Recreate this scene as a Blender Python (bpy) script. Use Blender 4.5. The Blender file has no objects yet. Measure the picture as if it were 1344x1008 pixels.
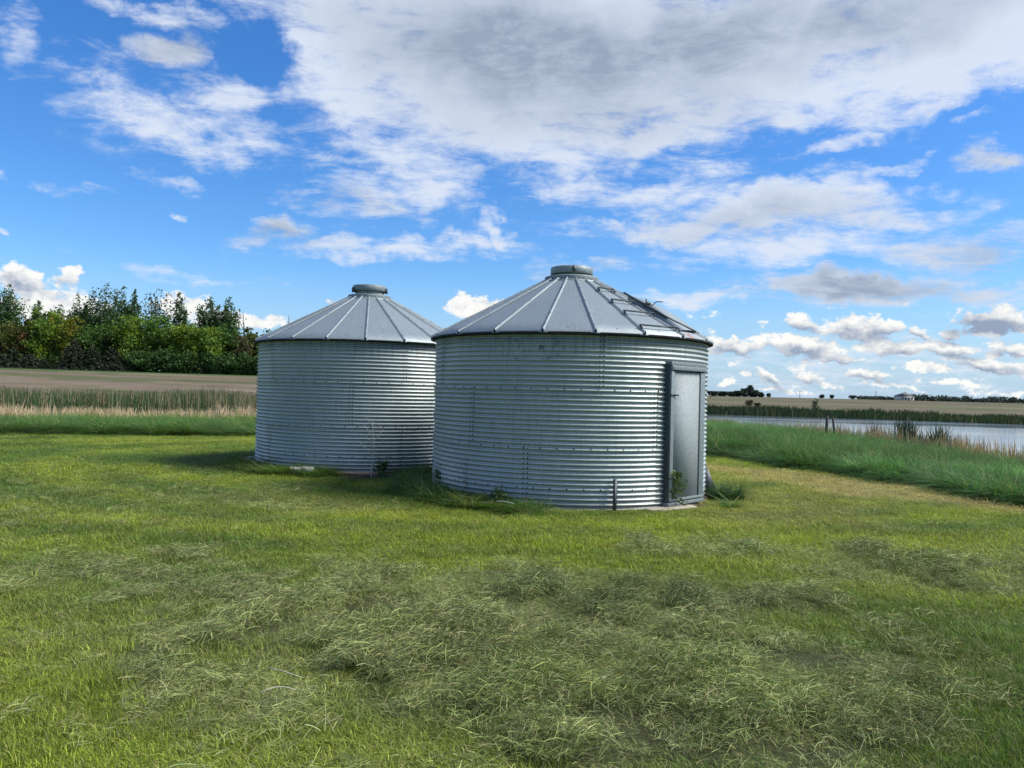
import bpy, math, random
import numpy as np
from mathutils import Matrix, Vector

R = math.radians
rng = np.random.default_rng(7)
random.seed(7)
scene = bpy.context.scene
COL = scene.collection

# ------------------------------------------------------------------ camera
F = 1010.0                       # focal length in photograph pixels (1344 wide)
PITCH, ROLL, EYE = R(0.60), R(1.40), 1.58
cam = bpy.data.cameras.new('camera')
cam.sensor_width = 36.0
cam.lens = F / 1344.0 * 36.0
cam.clip_start, cam.clip_end = 0.05, 12000.0
camo = bpy.data.objects.new('camera', cam)
COL.objects.link(camo)
camo.matrix_world = (Matrix.Translation((0, 0, EYE)) @ Matrix.Rotation(R(90) + PITCH, 4, 'X')
                     @ Matrix.Rotation(ROLL, 4, 'Z'))
scene.camera = camo
CM = camo.matrix_world.to_3x3()


def azel(px, py):
    d = CM @ Vector(((px - 672) / F, -(py - 504) / F, -1.0))
    d.normalize()
    return math.atan2(d.x, d.y), math.asin(d.z)


def eye_y(px):
    return 514.6 + (px - 672) * 0.0244


def gx(px, Y):
    return (px - 672) / F * Y


# ------------------------------------------------------------------ light
SUN_EL, SUN_AZ = R(47), R(96)     # azimuth from the view direction, clockwise
vs = scene.view_settings
vs.view_transform = 'Standard'
vs.look = 'None'
vs.exposure = 0.45
vs.gamma = 1.0
vs.use_curve_mapping = False
sd = Vector((math.sin(SUN_AZ) * math.cos(SUN_EL), math.cos(SUN_AZ) * math.cos(SUN_EL), math.sin(SUN_EL)))
sun = bpy.data.lights.new('sun', 'SUN')
sun.energy = 4.3
sun.angle = R(24)
sun.color = (1.0, 0.95, 0.86)
suno = bpy.data.objects.new('sun', sun)
COL.objects.link(suno)
suno.rotation_euler = sd.to_track_quat('Z', 'Y').to_euler()

cy_ = scene.cycles
cy_.max_bounces = 5
cy_.diffuse_bounces = 3
cy_.glossy_bounces = 3
cy_.transmission_bounces = 2
cy_.caustics_reflective = cy_.caustics_refractive = False

world = bpy.data.worlds.new('World')
scene.world = world
world.use_nodes = True
try:
    world.cycles.sampling_method = 'MANUAL'
    world.cycles.sample_map_resolution = 512
except Exception:
    pass


class NT:
    """tiny helper for writing node trees"""
    def __init__(self, nt):
        self.nt = nt

    def n(self, t, **kw):
        nd = self.nt.nodes.new(t)
        for k, v in kw.items():
            setattr(nd, k, v)
        return nd

    def put(self, sock, v):
        if isinstance(v, bpy.types.NodeSocket):
            self.nt.links.new(v, sock)
        elif v is not None:
            if hasattr(sock.default_value, '__len__') and not hasattr(v, '__len__'):
                v = (v,) * len(sock.default_value)
            if hasattr(v, '__len__') and len(sock.default_value) == 4 and len(v) == 3:
                v = tuple(v) + (1.0,)
            sock.default_value = v

    def m(self, op, a, b=None, c=None, clamp=False):
        nd = self.n('ShaderNodeMath', operation=op, use_clamp=clamp)
        self.put(nd.inputs[0], a)
        self.put(nd.inputs[1], b)
        if c is not None:
            self.put(nd.inputs[2], c)
        return nd.outputs[0]

    def v(self, op, a, b=None, scale=None):
        nd = self.n('ShaderNodeVectorMath', operation=op)
        self.put(nd.inputs[0], a)
        if b is not None:
            self.put(nd.inputs[1], b)
        if scale is not None:
            self.put(nd.inputs[3], scale)
        return nd.outputs[1] if op in ('LENGTH', 'DOT_PRODUCT', 'DISTANCE') else nd.outputs[0]

    def rng(self, x, a, b, c=0.0, d=1.0, smooth=False):
        nd = self.n('ShaderNodeMapRange', interpolation_type='SMOOTHSTEP' if smooth else 'LINEAR')
        self.put(nd.inputs[0], x)
        self.put(nd.inputs[1], a)
        self.put(nd.inputs[2], b)
        self.put(nd.inputs[3], c)
        self.put(nd.inputs[4], d)
        return nd.outputs[0]

    def noise(self, vec, scale, detail=4, rough=0.55, dist=0.0, col=False, lac=2.0):
        nd = self.n('ShaderNodeTexNoise')
        self.put(nd.inputs['Vector'], vec)
        nd.inputs['Scale'].default_value = scale
        nd.inputs['Detail'].default_value = detail
        nd.inputs['Roughness'].default_value = rough
        nd.inputs['Lacunarity'].default_value = lac
        nd.inputs['Distortion'].default_value = dist
        return nd.outputs['Color'] if col else nd.outputs['Fac']

    def mix(self, f, a, b, blend='MIX'):
        nd = self.n('ShaderNodeMix', data_type='RGBA', blend_type=blend)
        self.put(nd.inputs[0], f)
        self.put(nd.inputs[6], a)
        self.put(nd.inputs[7], b)
        return nd.outputs[2]

    def mapping(self, vec, loc=(0, 0, 0), rot=(0, 0, 0), scale=(1, 1, 1), kind='POINT'):
        nd = self.n('ShaderNodeMapping', vector_type=kind)
        self.put(nd.inputs[0], vec)
        nd.inputs[1].default_value = loc
        nd.inputs[2].default_value = rot
        nd.inputs[3].default_value = scale
        return nd.outputs[0]


def build_world():
    nt = world.node_tree
    nt.nodes.clear()
    T = NT(nt)
    sky = T.n('ShaderNodeTexSky', sky_type='NISHITA')
    sky.sun_disc = False
    sky.sun_elevation = SUN_EL
    sky.sun_rotation = SUN_AZ
    sky.air_density = 1.0
    sky.dust_density = 0.5
    sky.ozone_density = 2.5
    tc = T.n('ShaderNodeTexCoord').outputs['Generated']
    sep = T.n('ShaderNodeSeparateXYZ')
    T.put(sep.inputs[0], tc)
    x, y, z = sep.outputs
    az = T.m('ARCTAN2', x, y)
    el = T.m('ARCSINE', z)
    comb = T.n('ShaderNodeCombineXYZ')
    T.put(comb.inputs[0], az)
    T.put(comb.inputs[1], el)
    P = comb.outputs[0]
    # cloud-layer plane for the streaky upper clouds
    den = T.m('ADD', T.m('MAXIMUM', z, 0.0), 0.16)
    cp = T.n('ShaderNodeCombineXYZ')
    T.put(cp.inputs[0], T.m('DIVIDE', x, den))
    T.put(cp.inputs[1], T.m('DIVIDE', y, den))
    CP = cp.outputs[0]
    # ragged outlines
    w1 = T.v('SUBTRACT', T.noise(P, 9.0, 5, 0.6, col=True), (0.5, 0.5, 0.5))
    Pu = T.v('ADD', P, T.v('MULTIPLY', w1, (0.16, 0.10, 0.0)))
    w2 = T.v('SUBTRACT', T.noise(P, 30.0, 4, 0.6, col=True), (0.5, 0.5, 0.5))
    Pc = T.v('ADD', P, T.v('MULTIPLY', w2, (0.035, 0.028, 0.0)))

    carry = [None]

    def field(coords, items):
        out = None
        for it in items:
            cx, cy, rx, ry, rot, wt = it
            a, e = azel(cx, cy)
            t = (cx - 672) / F
            sx = F * (1 + t * t) / rx
            sy = F * math.sqrt(1 + t * t) / ry
            # TEXTURE mapping = inverse transform: (v - loc) rotated back, divided by scale
            cc_ = coords
            if carry[0] is not None:      # evaluated one after another, which keeps the shader small
                ma = T.n('ShaderNodeVectorMath', operation='MULTIPLY_ADD')
                T.put(ma.inputs[0], carry[0])
                T.put(ma.inputs[1], (1e-9, 1e-9, 1e-9))
                T.put(ma.inputs[2], coords)
                cc_ = ma.outputs[0]
            q = T.mapping(cc_, (a, e, 0), (0, 0, -R(rot + 1.4)), (1 / sx, 1 / sy, 1.0), 'TEXTURE')
            L = T.v('LENGTH', q)
            f = T.rng(L, 0.25, 1.3, wt, 0.0)
            out = f if out is None else T.m('MAXIMUM', out, f)
            carry[0] = out
        return out

    upper = [  # px, py, rx, ry, turn (clockwise), strength
        (470, 50, 150, 120, 25, 1.35), (700, 60, 330, 150, 0, 1.75), (1000, 50, 360, 105, -6, 1.6),
        (1260, 50, 220, 90, -10, 1.6), (560, 195, 130, 60, 10, 0.84), (680, 175, 170, 60, 0, 0.86),
        (900, 160, 190, 48, -10, 1.15), (1090, 118, 210, 42, -10, 1.1), (1240, 110, 130, 45, -8, 0.9),
        (165, 130, 110, 62, 25, 0.66), (215, 165, 90, 36, 12, 0.92), (290, 150, 110, 48, 14, 0.75),
        (330, 175, 80, 26, 10, 0.75), (90, 118, 110, 26, 20, 0.52), (205, 4, 120, 16, 2, 0.85),
        (12, 38, 36, 46, 10, 0.66), (330, 30, 90, 16, 25, 0.55),
        (470, 255, 105, 30, 4, 0.86), (575, 245, 75, 34, 0, 0.90), (385, 308, 66, 22, -6, 1.1),
        (450, 205, 90, 16, 5, 0.60),
        (505, 332, 125, 19, -6, 0.95), (600, 316, 80, 16, -16, 0.9), (652, 303, 36, 16, 25, 1.1),
        (755, 240, 105, 25, 0, 0.88), (880, 244, 115, 25, -2, 0.88),
        (1010, 280, 190, 32, -4, 1.45), (900, 298, 170, 20, -2, 1.15), (1170, 285, 120, 22, -8, 0.9),
        (1050, 325, 200, 30, -2, 0.98), (1260, 325, 140, 38, 0, 0.98), (1120, 383, 145, 24, 3, 1.5),
        (1270, 392, 110, 15, 0, 0.95), (925, 390, 100, 13, -2, 0.85), (745, 354, 75, 17, -4, 0.62),
        (1100, 192, 72, 13, -13, 0.82), (1160, 212, 120, 9, -12, 0.55), (1315, 203, 70, 17, -3, 1.0),
        (1292, 161, 32, 9, -5, 0.75), (215, 235, 45, 10, 10, 0.5), (110, 242, 50, 10, 5, 0.48),
        (215, 276, 16, 6, 0, 0.7), (2, 232, 16, 14, 0, 0.9), (3, 289, 14, 8, 0, 0.8),
        (240, 358, 130, 9, 2, 0.45), (240, 64, 46, 24, 8, 1.0), (1130, 478, 280, 48, 0, .50), (660, 330, 120, 10, -10, 0.35), (250, 18, 60, 12, 20, 0.5),
    ]
    holes = [(338, 75, 46, 40, 20, 0.9), (865, 200, 60, 10, -5, 0.3), (1290, 150, 60, 18, -8, 0.5)]
    cumul = [
        (28, 366, 44, 24, 8, 1.4), (90, 363, 20, 18, 20, 1.2), (70, 402, 80, 24, -2, 1.5),
        (240, 402, 40, 20, 0, 1.4), (310, 420, 90, 14, 2, 1.2), (358, 424, 20, 12, 0, 1.3),
        (440, 397, 17, 9, -5, 0.9), (612, 400, 28, 18, 0, 1.5), (645, 400, 34, 12, 10, 1.3),
        (1052, 424, 30, 13, 10, 1.3), (1125, 430, 60, 17, 3, 1.5), (1160, 432, 40, 13, 5, 1.3),
        (1208, 437, 20, 9, 10, 1.1), (1246, 440, 16, 10, 0, 1.2), (965, 454, 55, 13, 2, 1.3),
        (1055, 454, 60, 15, 5, 1.4), (1100, 470, 55, 8, 4, 1.1), (1180, 458, 42, 11, 3, 1.2),
        (1245, 458, 45, 13, 4, 1.35), (1292, 478, 62, 11, 6, 1.35), (1300, 420, 60, 20, -4, 1.3),
        (1330, 455, 40, 12, 5, 1.1), (1215, 485, 50, 7, 4, 1.1), (978, 487, 10, 6, 0, 1.1),
        (1010, 498, 26, 9, 30, 1.05), (1060, 497, 20, 9, 15, 1.05), (1138, 493, 36, 8, 3, 1.2),
        (1180, 508, 30, 6, 5, 1.0), (1020, 512, 60, 5, 2, 0.8), (1255, 505, 60, 6, 3, 0.8),
        (1300, 515, 60, 5, 2, 0.7), (955, 503, 20, 5, 0, 0.8), (1090, 508, 30, 5, 2, 0.8),
        (725, 440, 60, 14, 0, 0.9), (1010, 440, 20, 6, 0, 0.8),
    ]
    grey = [
        (700, 80, 280, 75, 8, 1.0), (900, 50, 210, 60, -8, 0.9), (1150, 30, 220, 50, -8, 0.75),
        (240, 64, 70, 36, 5, .9), (385, 312, 80, 26, 0, 0.8), (1000, 290, 200, 26, -3, 0.5),
        (1120, 385, 170, 26, 3, 0.95), (1290, 345, 130, 60, 0, 0.75), (1310, 205, 90, 22, 0, 0.5),
        (600, 130, 120, 50, 10, 0.4), (35, 374, 50, 14, 5, 0.8), (95, 368, 24, 12, 0, 0.5), (250, 60, 70, 30, 0, .6),
        (470, 262, 110, 18, 4, 0.45), (745, 354, 75, 17, -4, 0.5), (1300, 428, 70, 14, 0, 0.9),
        (440, 398, 25, 12, 0, 0.4), (365, 350, 90, 14, 0, .3),
    ]
    cbase = [(cx, cy + ry * 0.72, rx * 1.1, ry * 0.70, rot, 0.85) for cx, cy, rx, ry, rot, wt in cumul if cy > 380 and cx > 900 and ry > 7]

    Fu = field(Pu, upper)
    H = field(Pu, holes)
    Fc = field(Pc, cumul)
    small = T.m('MULTIPLY', T.rng(T.noise(T.v('MULTIPLY', P, (1.0, 2.6, 1.0)), 15.0, 2, .5), .50, .64, 0.0, 1.0),
                T.m('MULTIPLY', T.rng(el, .004, .03), T.rng(el, .135, .085)))
    Fc = T.m('MAXIMUM', Fc, T.m('MULTIPLY', small, T.rng(T.m('ABSOLUTE', T.m('SUBTRACT', az, 1.4)), 1.25, 1.05)))
    G = field(Pu, grey)
    Gc = field(Pc, cbase)
    # the same weather carries on outside the frame
    out_m = T.m('MAXIMUM', T.rng(T.m('ABSOLUTE', az), 0.62, 0.80, smooth=True),
                T.rng(el, 0.50, 0.62, smooth=True))
    nlow = T.noise(CP, 0.9, 3, 0.5)
    Fo = T.m('MULTIPLY', out_m, T.rng(nlow, 0.42, 0.66, 0.0, 1.25))
    Fu = T.m('MAXIMUM', T.m('SUBTRACT', Fu, H), Fo)
    n1 = T.noise(T.mapping(CP, (0, 0, 0), (0, 0, R(-14)), (1.0, 1.9, 1.0)), 3.4, 9, 0.66, 0.35)
    n2 = T.noise(T.v('MULTIPLY', P, (1.0, 2.6, 1.0)), 15.0, 8, 0.70, 0.4)
    nn = T.m('ADD', T.m('MULTIPLY', n1, 0.5), T.m('MULTIPLY', n2, 0.5))
    Du = T.m('ADD', Fu, T.m('MULTIPLY', T.m('SUBTRACT', nn, 0.5), 4.2))
    gate = T.rng(Fu, 0.0, 0.22)
    Au = T.m('MULTIPLY', T.rng(Du, 0.05, 1.25, smooth=True), gate)
    nc = T.noise(T.v('MULTIPLY', P, (1.0, 1.35, 1.0)), 46.0, 6, 0.68)
    Dc = T.m('ADD', Fc, T.m('MULTIPLY', T.m('SUBTRACT', nc, 0.5), 2.9))
    Ac = T.m('MULTIPLY', T.rng(Dc, 0.34, 0.86, smooth=True), T.rng(Fc, 0.0, 0.2))
    # cloud brightness
    thick = T.rng(Du, 0.7, 1.9, smooth=True)
    gm = T.m('ADD', T.m('MULTIPLY', G, 0.95), T.m('MULTIPLY', out_m, 0.35))
    gm = T.m('MULTIPLY', gm, T.rng(nn, 0.38, 0.60, 1.25, 0.50))
    gm = T.m('ADD', gm, T.m('MULTIPLY', thick, 0.12), clamp=True)
    cu = T.mix(gm, (0.56, 0.61, 0.70), (0.25, 0.295, 0.375))
    gc = T.m('ADD', T.m('MULTIPLY', G, 0.8), T.m('MULTIPLY', Gc, 1.0))
    gc = T.m('ADD', gc, T.rng(nc, 0.38, 0.62, 0.34, -0.16), clamp=True)
    cc = T.mix(gc, (0.74, 0.735, 0.71), (0.225, 0.275, 0.37))
    # clear sky
    hsv = T.n('ShaderNodeHueSaturation')
    hsv.inputs['Saturation'].default_value = 1.25
    hsv.inputs['Value'].default_value = 1.0
    T.put(hsv.inputs['Color'], sky.outputs[0])
    S = 0.106
    base = T.v('SCALE', hsv.outputs[0], None, S)
    base = T.v('MULTIPLY', base, T.mix(T.rng(el, 0.0, 0.45), (0.76, 0.97, 1.20), (0.66, 0.95, 1.26)))
    # pale air near the horizon
    hz = T.rng(el, 0.0, 0.17, 0.78, 0.0, smooth=True)
    base = T.mix(hz, base, (0.32, 0.455, 0.62))
    c = T.mix(T.m('MULTIPLY', Au, 0.94), base, cu)
    c = T.mix(T.m('MULTIPLY', Ac, 0.97), c, cc)
    bg = T.n('ShaderNodeBackground')
    T.put(bg.inputs[0], T.v('SCALE', c, None, 10.0))
    bg.inputs[1].default_value = 0.10
    o = T.n('ShaderNodeOutputWorld')
    nt.links.new(bg.outputs[0], o.inputs[0])


build_world()

# ------------------------------------------------------------------ helpers
def mesh(name, V, faces, mats=(), attrs=None, smooth=False, midx=None):
    """faces: list of arrays (n,k)"""
    me = bpy.data.meshes.new(name)
    V = np.asarray(V, dtype=np.float32)
    me.vertices.add(len(V))
    me.vertices.foreach_set('co', V.ravel())
    fl = [np.asarray(f, dtype=np.int32) for f in faces if len(f)]
    lv = np.concatenate([f.ravel() for f in fl])
    tot = np.concatenate([np.full(len(f), f.shape[1], dtype=np.int32) for f in fl])
    st = np.concatenate([[0], np.cumsum(tot)[:-1]]).astype(np.int32)
    me.loops.add(len(lv))
    me.loops.foreach_set('vertex_index', lv)
    me.polygons.add(len(tot))
    me.polygons.foreach_set('loop_start', st)
    if smooth:
        me.polygons.foreach_set('use_smooth', np.ones(len(tot), dtype=bool))
    if midx is not None:
        me.polygons.foreach_set('material_index', np.asarray(midx, dtype=np.int32))
    for m_ in mats:
        me.materials.append(m_)
    if attrs:
        for k, a in attrs.items():
            a = np.asarray(a, dtype=np.float32)
            if a.ndim == 1:
                at = me.attributes.new(k, 'FLOAT', 'POINT')
                at.data.foreach_set('value', a)
            else:
                at = me.attributes.new(k, 'FLOAT_VECTOR', 'POINT')
                at.data.foreach_set('vector', a.ravel())
    me.update(calc_edges=True)
    return me


def link(name, me, parent=None, loc=(0, 0, 0), rz=0.0, kind=None):
    o = bpy.data.objects.new(name, me)
    COL.objects.link(o)
    o.location = loc
    o.rotation_euler = (0, 0, rz)
    if parent is not None:
        o.parent = parent
    if kind:
        o['kind'] = kind
    return o


def tag(o, label, cat, group=None):
    o['label'] = label
    o['category'] = cat
    if group:
        o['group'] = group
    return o


class MB:
    """collects shapes for one mesh"""
    def __init__(self):
        self.V, self.Q, self.Tr, self.n = [], [], [], 0

    def add(self, V, Q=(), Tr=()):
        V = np.asarray(V, dtype=float)
        if len(Q):
            self.Q.append(np.asarray(Q) + self.n)
        if len(Tr):
            self.Tr.append(np.asarray(Tr) + self.n)
        self.V.append(V)
        self.n += len(V)

    def box(self, lo, hi, basis=None, bev=0.0):
        x0, y0, z0 = lo
        x1, y1, z1 = hi
        V = np.array([(x, y, z) for z in (z0, z1) for y in (y0, y1) for x in (x0, x1)], float)
        if basis is not None:
            V = V @ np.array(basis)
        self.add(V, [(0, 2, 3, 1), (4, 5, 7, 6), (0, 1, 5, 4), (2, 6, 7, 3), (0, 4, 6, 2), (1, 3, 7, 5)])

    def tube(self, pts, rad, k=6, cap=True):
        pts = [Vector(p) for p in pts]
        n = len(pts)
        if not hasattr(rad, '__len__'):
            rad = [rad] * n
        V = []
        up = Vector((0.13, 0.31, 0.94))
        for i, p in enumerate(pts):
            d = (pts[min(i + 1, n - 1)] - pts[max(i - 1, 0)]).normalized()
            a = d.cross(up)
            if a.length < 1e-3:
                a = d.cross(Vector((1, 0, 0)))
            a.normalize()
            b = d.cross(a)
            for j in range(k):
                t = 2 * math.pi * j / k
                V.append(p + (a * math.cos(t) + b * math.sin(t)) * rad[i])
        Q = [(i * k + j, i * k + (j + 1) % k, (i + 1) * k + (j + 1) % k, (i + 1) * k + j)
             for i in range(n - 1) for j in range(k)]
        Tr = []
        if cap:
            for j in range(1, k - 1):
                Tr.append((0, j + 1, j))
                o_ = (n - 1) * k
                Tr.append((o_, o_ + j, o_ + j + 1))
        self.add([tuple(v) for v in V], Q, Tr)

    def lathe(self, prof, k=48, z0=0.0, c=(0, 0)):
        V = [(c[0] + r * math.cos(2 * math.pi * j / k), c[1] + r * math.sin(2 * math.pi * j / k), z + z0)
             for r, z in prof for j in range(k)]
        Q = [(i * k + j, i * k + (j + 1) % k, (i + 1) * k + (j + 1) % k, (i + 1) * k + j)
             for i in range(len(prof) - 1) for j in range(k)]
        self.add(V, Q)

    def dome(self, c, nrm, r, k=6):
        nrm = Vector(nrm).normalized()
        a = nrm.orthogonal().normalized()
        b = nrm.cross(a)
        c = Vector(c)
        V = [tuple(c + nrm * r * 0.55)]
        for rr, hh in ((0.75, 0.4), (1.0, 0.0)):
            for j in range(k):
                t = 2 * math.pi * j / k
                V.append(tuple(c + (a * math.cos(t) + b * math.sin(t)) * r * rr + nrm * r * hh))
        Tr = [(0, 1 + j, 1 + (j + 1) % k) for j in range(k)]
        Q = [(1 + j, 1 + k + j, 1 + k + (j + 1) % k, 1 + (j + 1) % k) for j in range(k)]
        self.add(V, Q, Tr)

    def mesh(self, name, mats, smooth=False, attrs=None):
        return mesh(name, np.concatenate(self.V), [np.concatenate(a) for a in (self.Q, self.Tr) if a], mats, attrs, smooth)

    def build(self, name, mats, parent=None, smooth=False, **kw):
        if not isinstance(mats, (list, tuple)):
            mats = [mats]
        return link(name, self.mesh(name, mats, smooth), parent, **kw)


def bevel(o, w=0.01, seg=2):
    md = o.modifiers.new('bevel', 'BEVEL')
    md.width = w
    md.segments = seg
    md.limit_method = 'ANGLE'
    return o


# value noise in numpy (for terrain and where plants grow)
_perm = np.random.default_rng(3).random((256, 256))


def vn(x, y):
    xi = np.floor(x).astype(int)
    yi = np.floor(y).astype(int)
    fx, fy = x - xi, y - yi
    fx = fx * fx * (3 - 2 * fx)
    fy = fy * fy * (3 - 2 * fy)
    a = _perm[xi & 255, yi & 255]
    b = _perm[(xi + 1) & 255, yi & 255]
    c = _perm[xi & 255, (yi + 1) & 255]
    d = _perm[(xi + 1) & 255, (yi + 1) & 255]
    return (a * (1 - fx) + b * fx) * (1 - fy) + (c * (1 - fx) + d * fx) * fy


def fbm(x, y, s, o=4, g=0.5):
    x = np.asarray(x, float) / s
    y = np.asarray(y, float) / s
    t, a, w = 0, 1.0, 0.0
    for i in range(o):
        t = t + a * vn(x * 2 ** i + 17.3 * i, y * 2 ** i + 9.1 * i)
        w += a
        a *= g
    return t / w


def sst(a, b, x):
    t = np.clip((np.asarray(x, float) - a) / (b - a), 0, 1)
    return t * t * (3 - 2 * t)


# ------------------------------------------------------------------ ground shape
LP = np.array([(0, 0), (25, 0), (38, -.15), (44, -.45), (56, -.45), (60, -.1), (63, .25), (100, 1.75), (140, 3.35),
               (175, 3.8), (260, 4.0), (9000, 4.0)], float)
RP = np.array([(0, 0), (21, 0), (36, -.44), (48, -.72), (52, -.88), (56, -1.5), (104, -1.6), (109, -.85), (113, -.5), (125, -.3),
               (250, .5), (420, 1.7), (540, 2.25), (700, 1.8), (9000, 1.8)], float)


def shore(a):
    return np.interp(a, [4, 14.3, 23, 27.6, 33.6, 40, 60], [72, 68, 52, 43.5, 34.5, 30, 28])


def zfun(x, y):
    r = np.hypot(x, y)
    a = np.degrees(np.arctan2(x, y))
    zl = np.interp(r, LP[:, 0], LP[:, 1])
    sh = shore(a)
    rw = np.where(r < sh, r * 52 / sh, 52 + (r - sh) * (109 - 52) / (109 - sh))
    rw = np.where(r > 109, r, rw)
    zr = np.interp(rw, RP[:, 0], RP[:, 1])
    zr = np.where(a > 52, zr * 0 + np.interp(r, RP[:, 0], np.maximum(RP[:, 1], -.3)) , zr)
    w = sst(-13, 6, a)
    z = zl * (1 - w) + zr * w
    z = z + (fbm(x, y, 1.1, 3) - .5) * .045 * sst(2, 5, r) * (1 - sst(30, 60, r))
    z = z + (fbm(x, y, 14, 2) - .5) * .10 * sst(9, 25, r) * (1 - sst(40, 50, r))
    z = z + (fbm(x + 90, y, 160, 3) - .5) * .9 * sst(115, 300, r)
    return z


BIN_R = (gx(747, 12.66), 12.66)      # right bin centre
BIN_L = (gx(482, 16.22), 16.22)      # left bin centre
RAD = 2.195


# ------------------------------------------------------------------ masks on the ground
def ell(x, y, cx, cy, rx, ry, deg=0.0):
    t = R(deg)
    u = (x - cx) * math.cos(t) + (y - cy) * math.sin(t)
    v = -(x - cx) * math.sin(t) + (y - cy) * math.cos(t)
    return np.hypot(u / rx, v / ry)


def clip_mask(x, y):
    n = fbm(x, y, .75, 4) - .5
    m = 1 - sst(.75, 1.08, ell(x, y, .0, 4.75, 2.55, 2.25) + n * .95)
    m = m * (.15 + .85 * sst(3.2, 4.3, y + n * 3.2 + .25 * np.maximum(x, 0) + 1.0 * sst(-.5, .6, x)))
    m2 = (1 - sst(.6, 1.1, ell(x, y, 4.6, 7.0, 2.4, .9, -22) + n * 1.6)) * .75
    m3 = (1 - sst(.6, 1.1, ell(x, y, -5.5, 10.2, 3.2, 2.6) + n * 1.6)) * .12
    m4 = (1 - sst(.6, 1.1, ell(x, y, 2.2, 8.0, 1.2, .5) + n * 1.5)) * .5
    m5 = (1 - sst(.6, 1.1, ell(x, y, -2.9, 5.6, 1.6, 1.8) + n * 1.2)) * .35
    return np.maximum.reduce([m, m2, m3, m4, m5])


def dry_mask(x, y):
    n = fbm(x + 31, y, 1.3, 4) - .5
    m = 1 - sst(.45, 1.15, ell(x, y, 6.9, 13.7, 5.2, 1.75, -56) + n * 1.0)
    m2 = (1 - sst(.4, 1.2, ell(x, y, 4.2, 11.5, 1.6, 3.0) + n * 1.6)) * .35
    m3 = (1 - sst(.4, 1.1, ell(x, y, -2.9, 10.4, 2.0, .7, -12) + n * 1.4)) * .30
    return np.maximum.reduce([m, m2, m3])


def dirt_mask(x, y):
    n = fbm(x + 5, y + 5, .5, 3) - .5
    m = 1 - sst(.7, 1.15, ell(x, y, gx(492, 13.7), 13.72, .72, .42, 4) + n * 1.0)
    m2 = (1 - sst(.7, 1.15, ell(x, y, gx(905, 11.2), 11.15, .75, .26, 30) + n * 1.0)) * .9
    return np.maximum(m, m2)


def tall_edge(x, y):
    """>0 inside the uncut grass (metres past its mown edge)"""
    r = np.hypot(x, y)
    a = np.degrees(np.arctan2(x, y))
    n = (fbm(x, y, 1.8, 4) - .5)
    right = np.interp(a, [6, 14, 16, 20, 24, 30, 36, 60], [24, 22.3, 21.2, 19.0, 17.6, 15.6, 14.2, 12])
    left = np.interp(a, [-60, -36, -20, -10, 0, 6], [27, 27.5, 26.0, 25, 25, 24])
    e = np.where(a > 3, right, left)
    return r - e + n * 2.6


GREENS = dict(bright=np.array((.222, .278, .032)), deep=np.array((.088, .152, .026)), dry=np.array((.36, .30, .13)),
              clip=np.array((.205, .225, .098)), lush=np.array((.042, .120, .032)), straw=np.array((.36, .29, .17)),
              field=np.array((.150, .118, .084)), dirt=np.array((.085, .062, .045)))


def lawn_col(x, y):
    x = np.asarray(x, float)
    y = np.asarray(y, float)
    n = fbm(x, y, 2.6, 4)
    n2 = fbm(x * .35 + 40, y, 1.1, 3)         # long sideways mowing streaks
    k = np.clip(.5 + (n - .5) * 2.4 + (n2 - .5) * 1.7, 0, 1)
    k = k * (1 - .55 * (1 - sst(.5, 1.1, ell(x, y, 1.4, 6.2, 2.0, 1.2))))
    db = np.hypot((x - .6) * .72, y - 16.5) + (n - .5) * .9        # mower passes curving round the bins
    k = np.clip(k + .30 * np.sin(db * 2 * np.pi / 1.35) * sst(6.5, 9, y) * (1 - sst(24, 30, y)), 0, 1)
    k = np.clip(k + .35 * (1 - sst(.3, 1.2, ell(x, y, -.6, 9.3, 4.2, 1.3))) - .45 * (1 - sst(.4, 1.2, ell(x, y, -5, 16.4, 3.6, 1.6)))  # last ellipse darkens the lawn as the left bin's painted shadow
                + .3 * (1 - sst(.3, 1.1, ell(x, y, -9, 22.5, 9, 1.6))) - .4 * (1 - sst(.3, 1.0, ell(x, y, -1.7, 10.8, 1.1, .35, -10))), 0, 1)  # narrow dark strip: front edge of the right bin's shadow, as grass colour
    c = GREENS['deep'] + (GREENS['bright'] - GREENS['deep']) * k[..., None]
    d = dry_mask(x, y)[..., None]
    c = c * (1 - d * .85) + GREENS['dry'] * d * .85
    q = clip_mask(x, y)[..., None]
    c = c * (1 - q * .55) + GREENS['clip'] * q * .55
    return c


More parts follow.
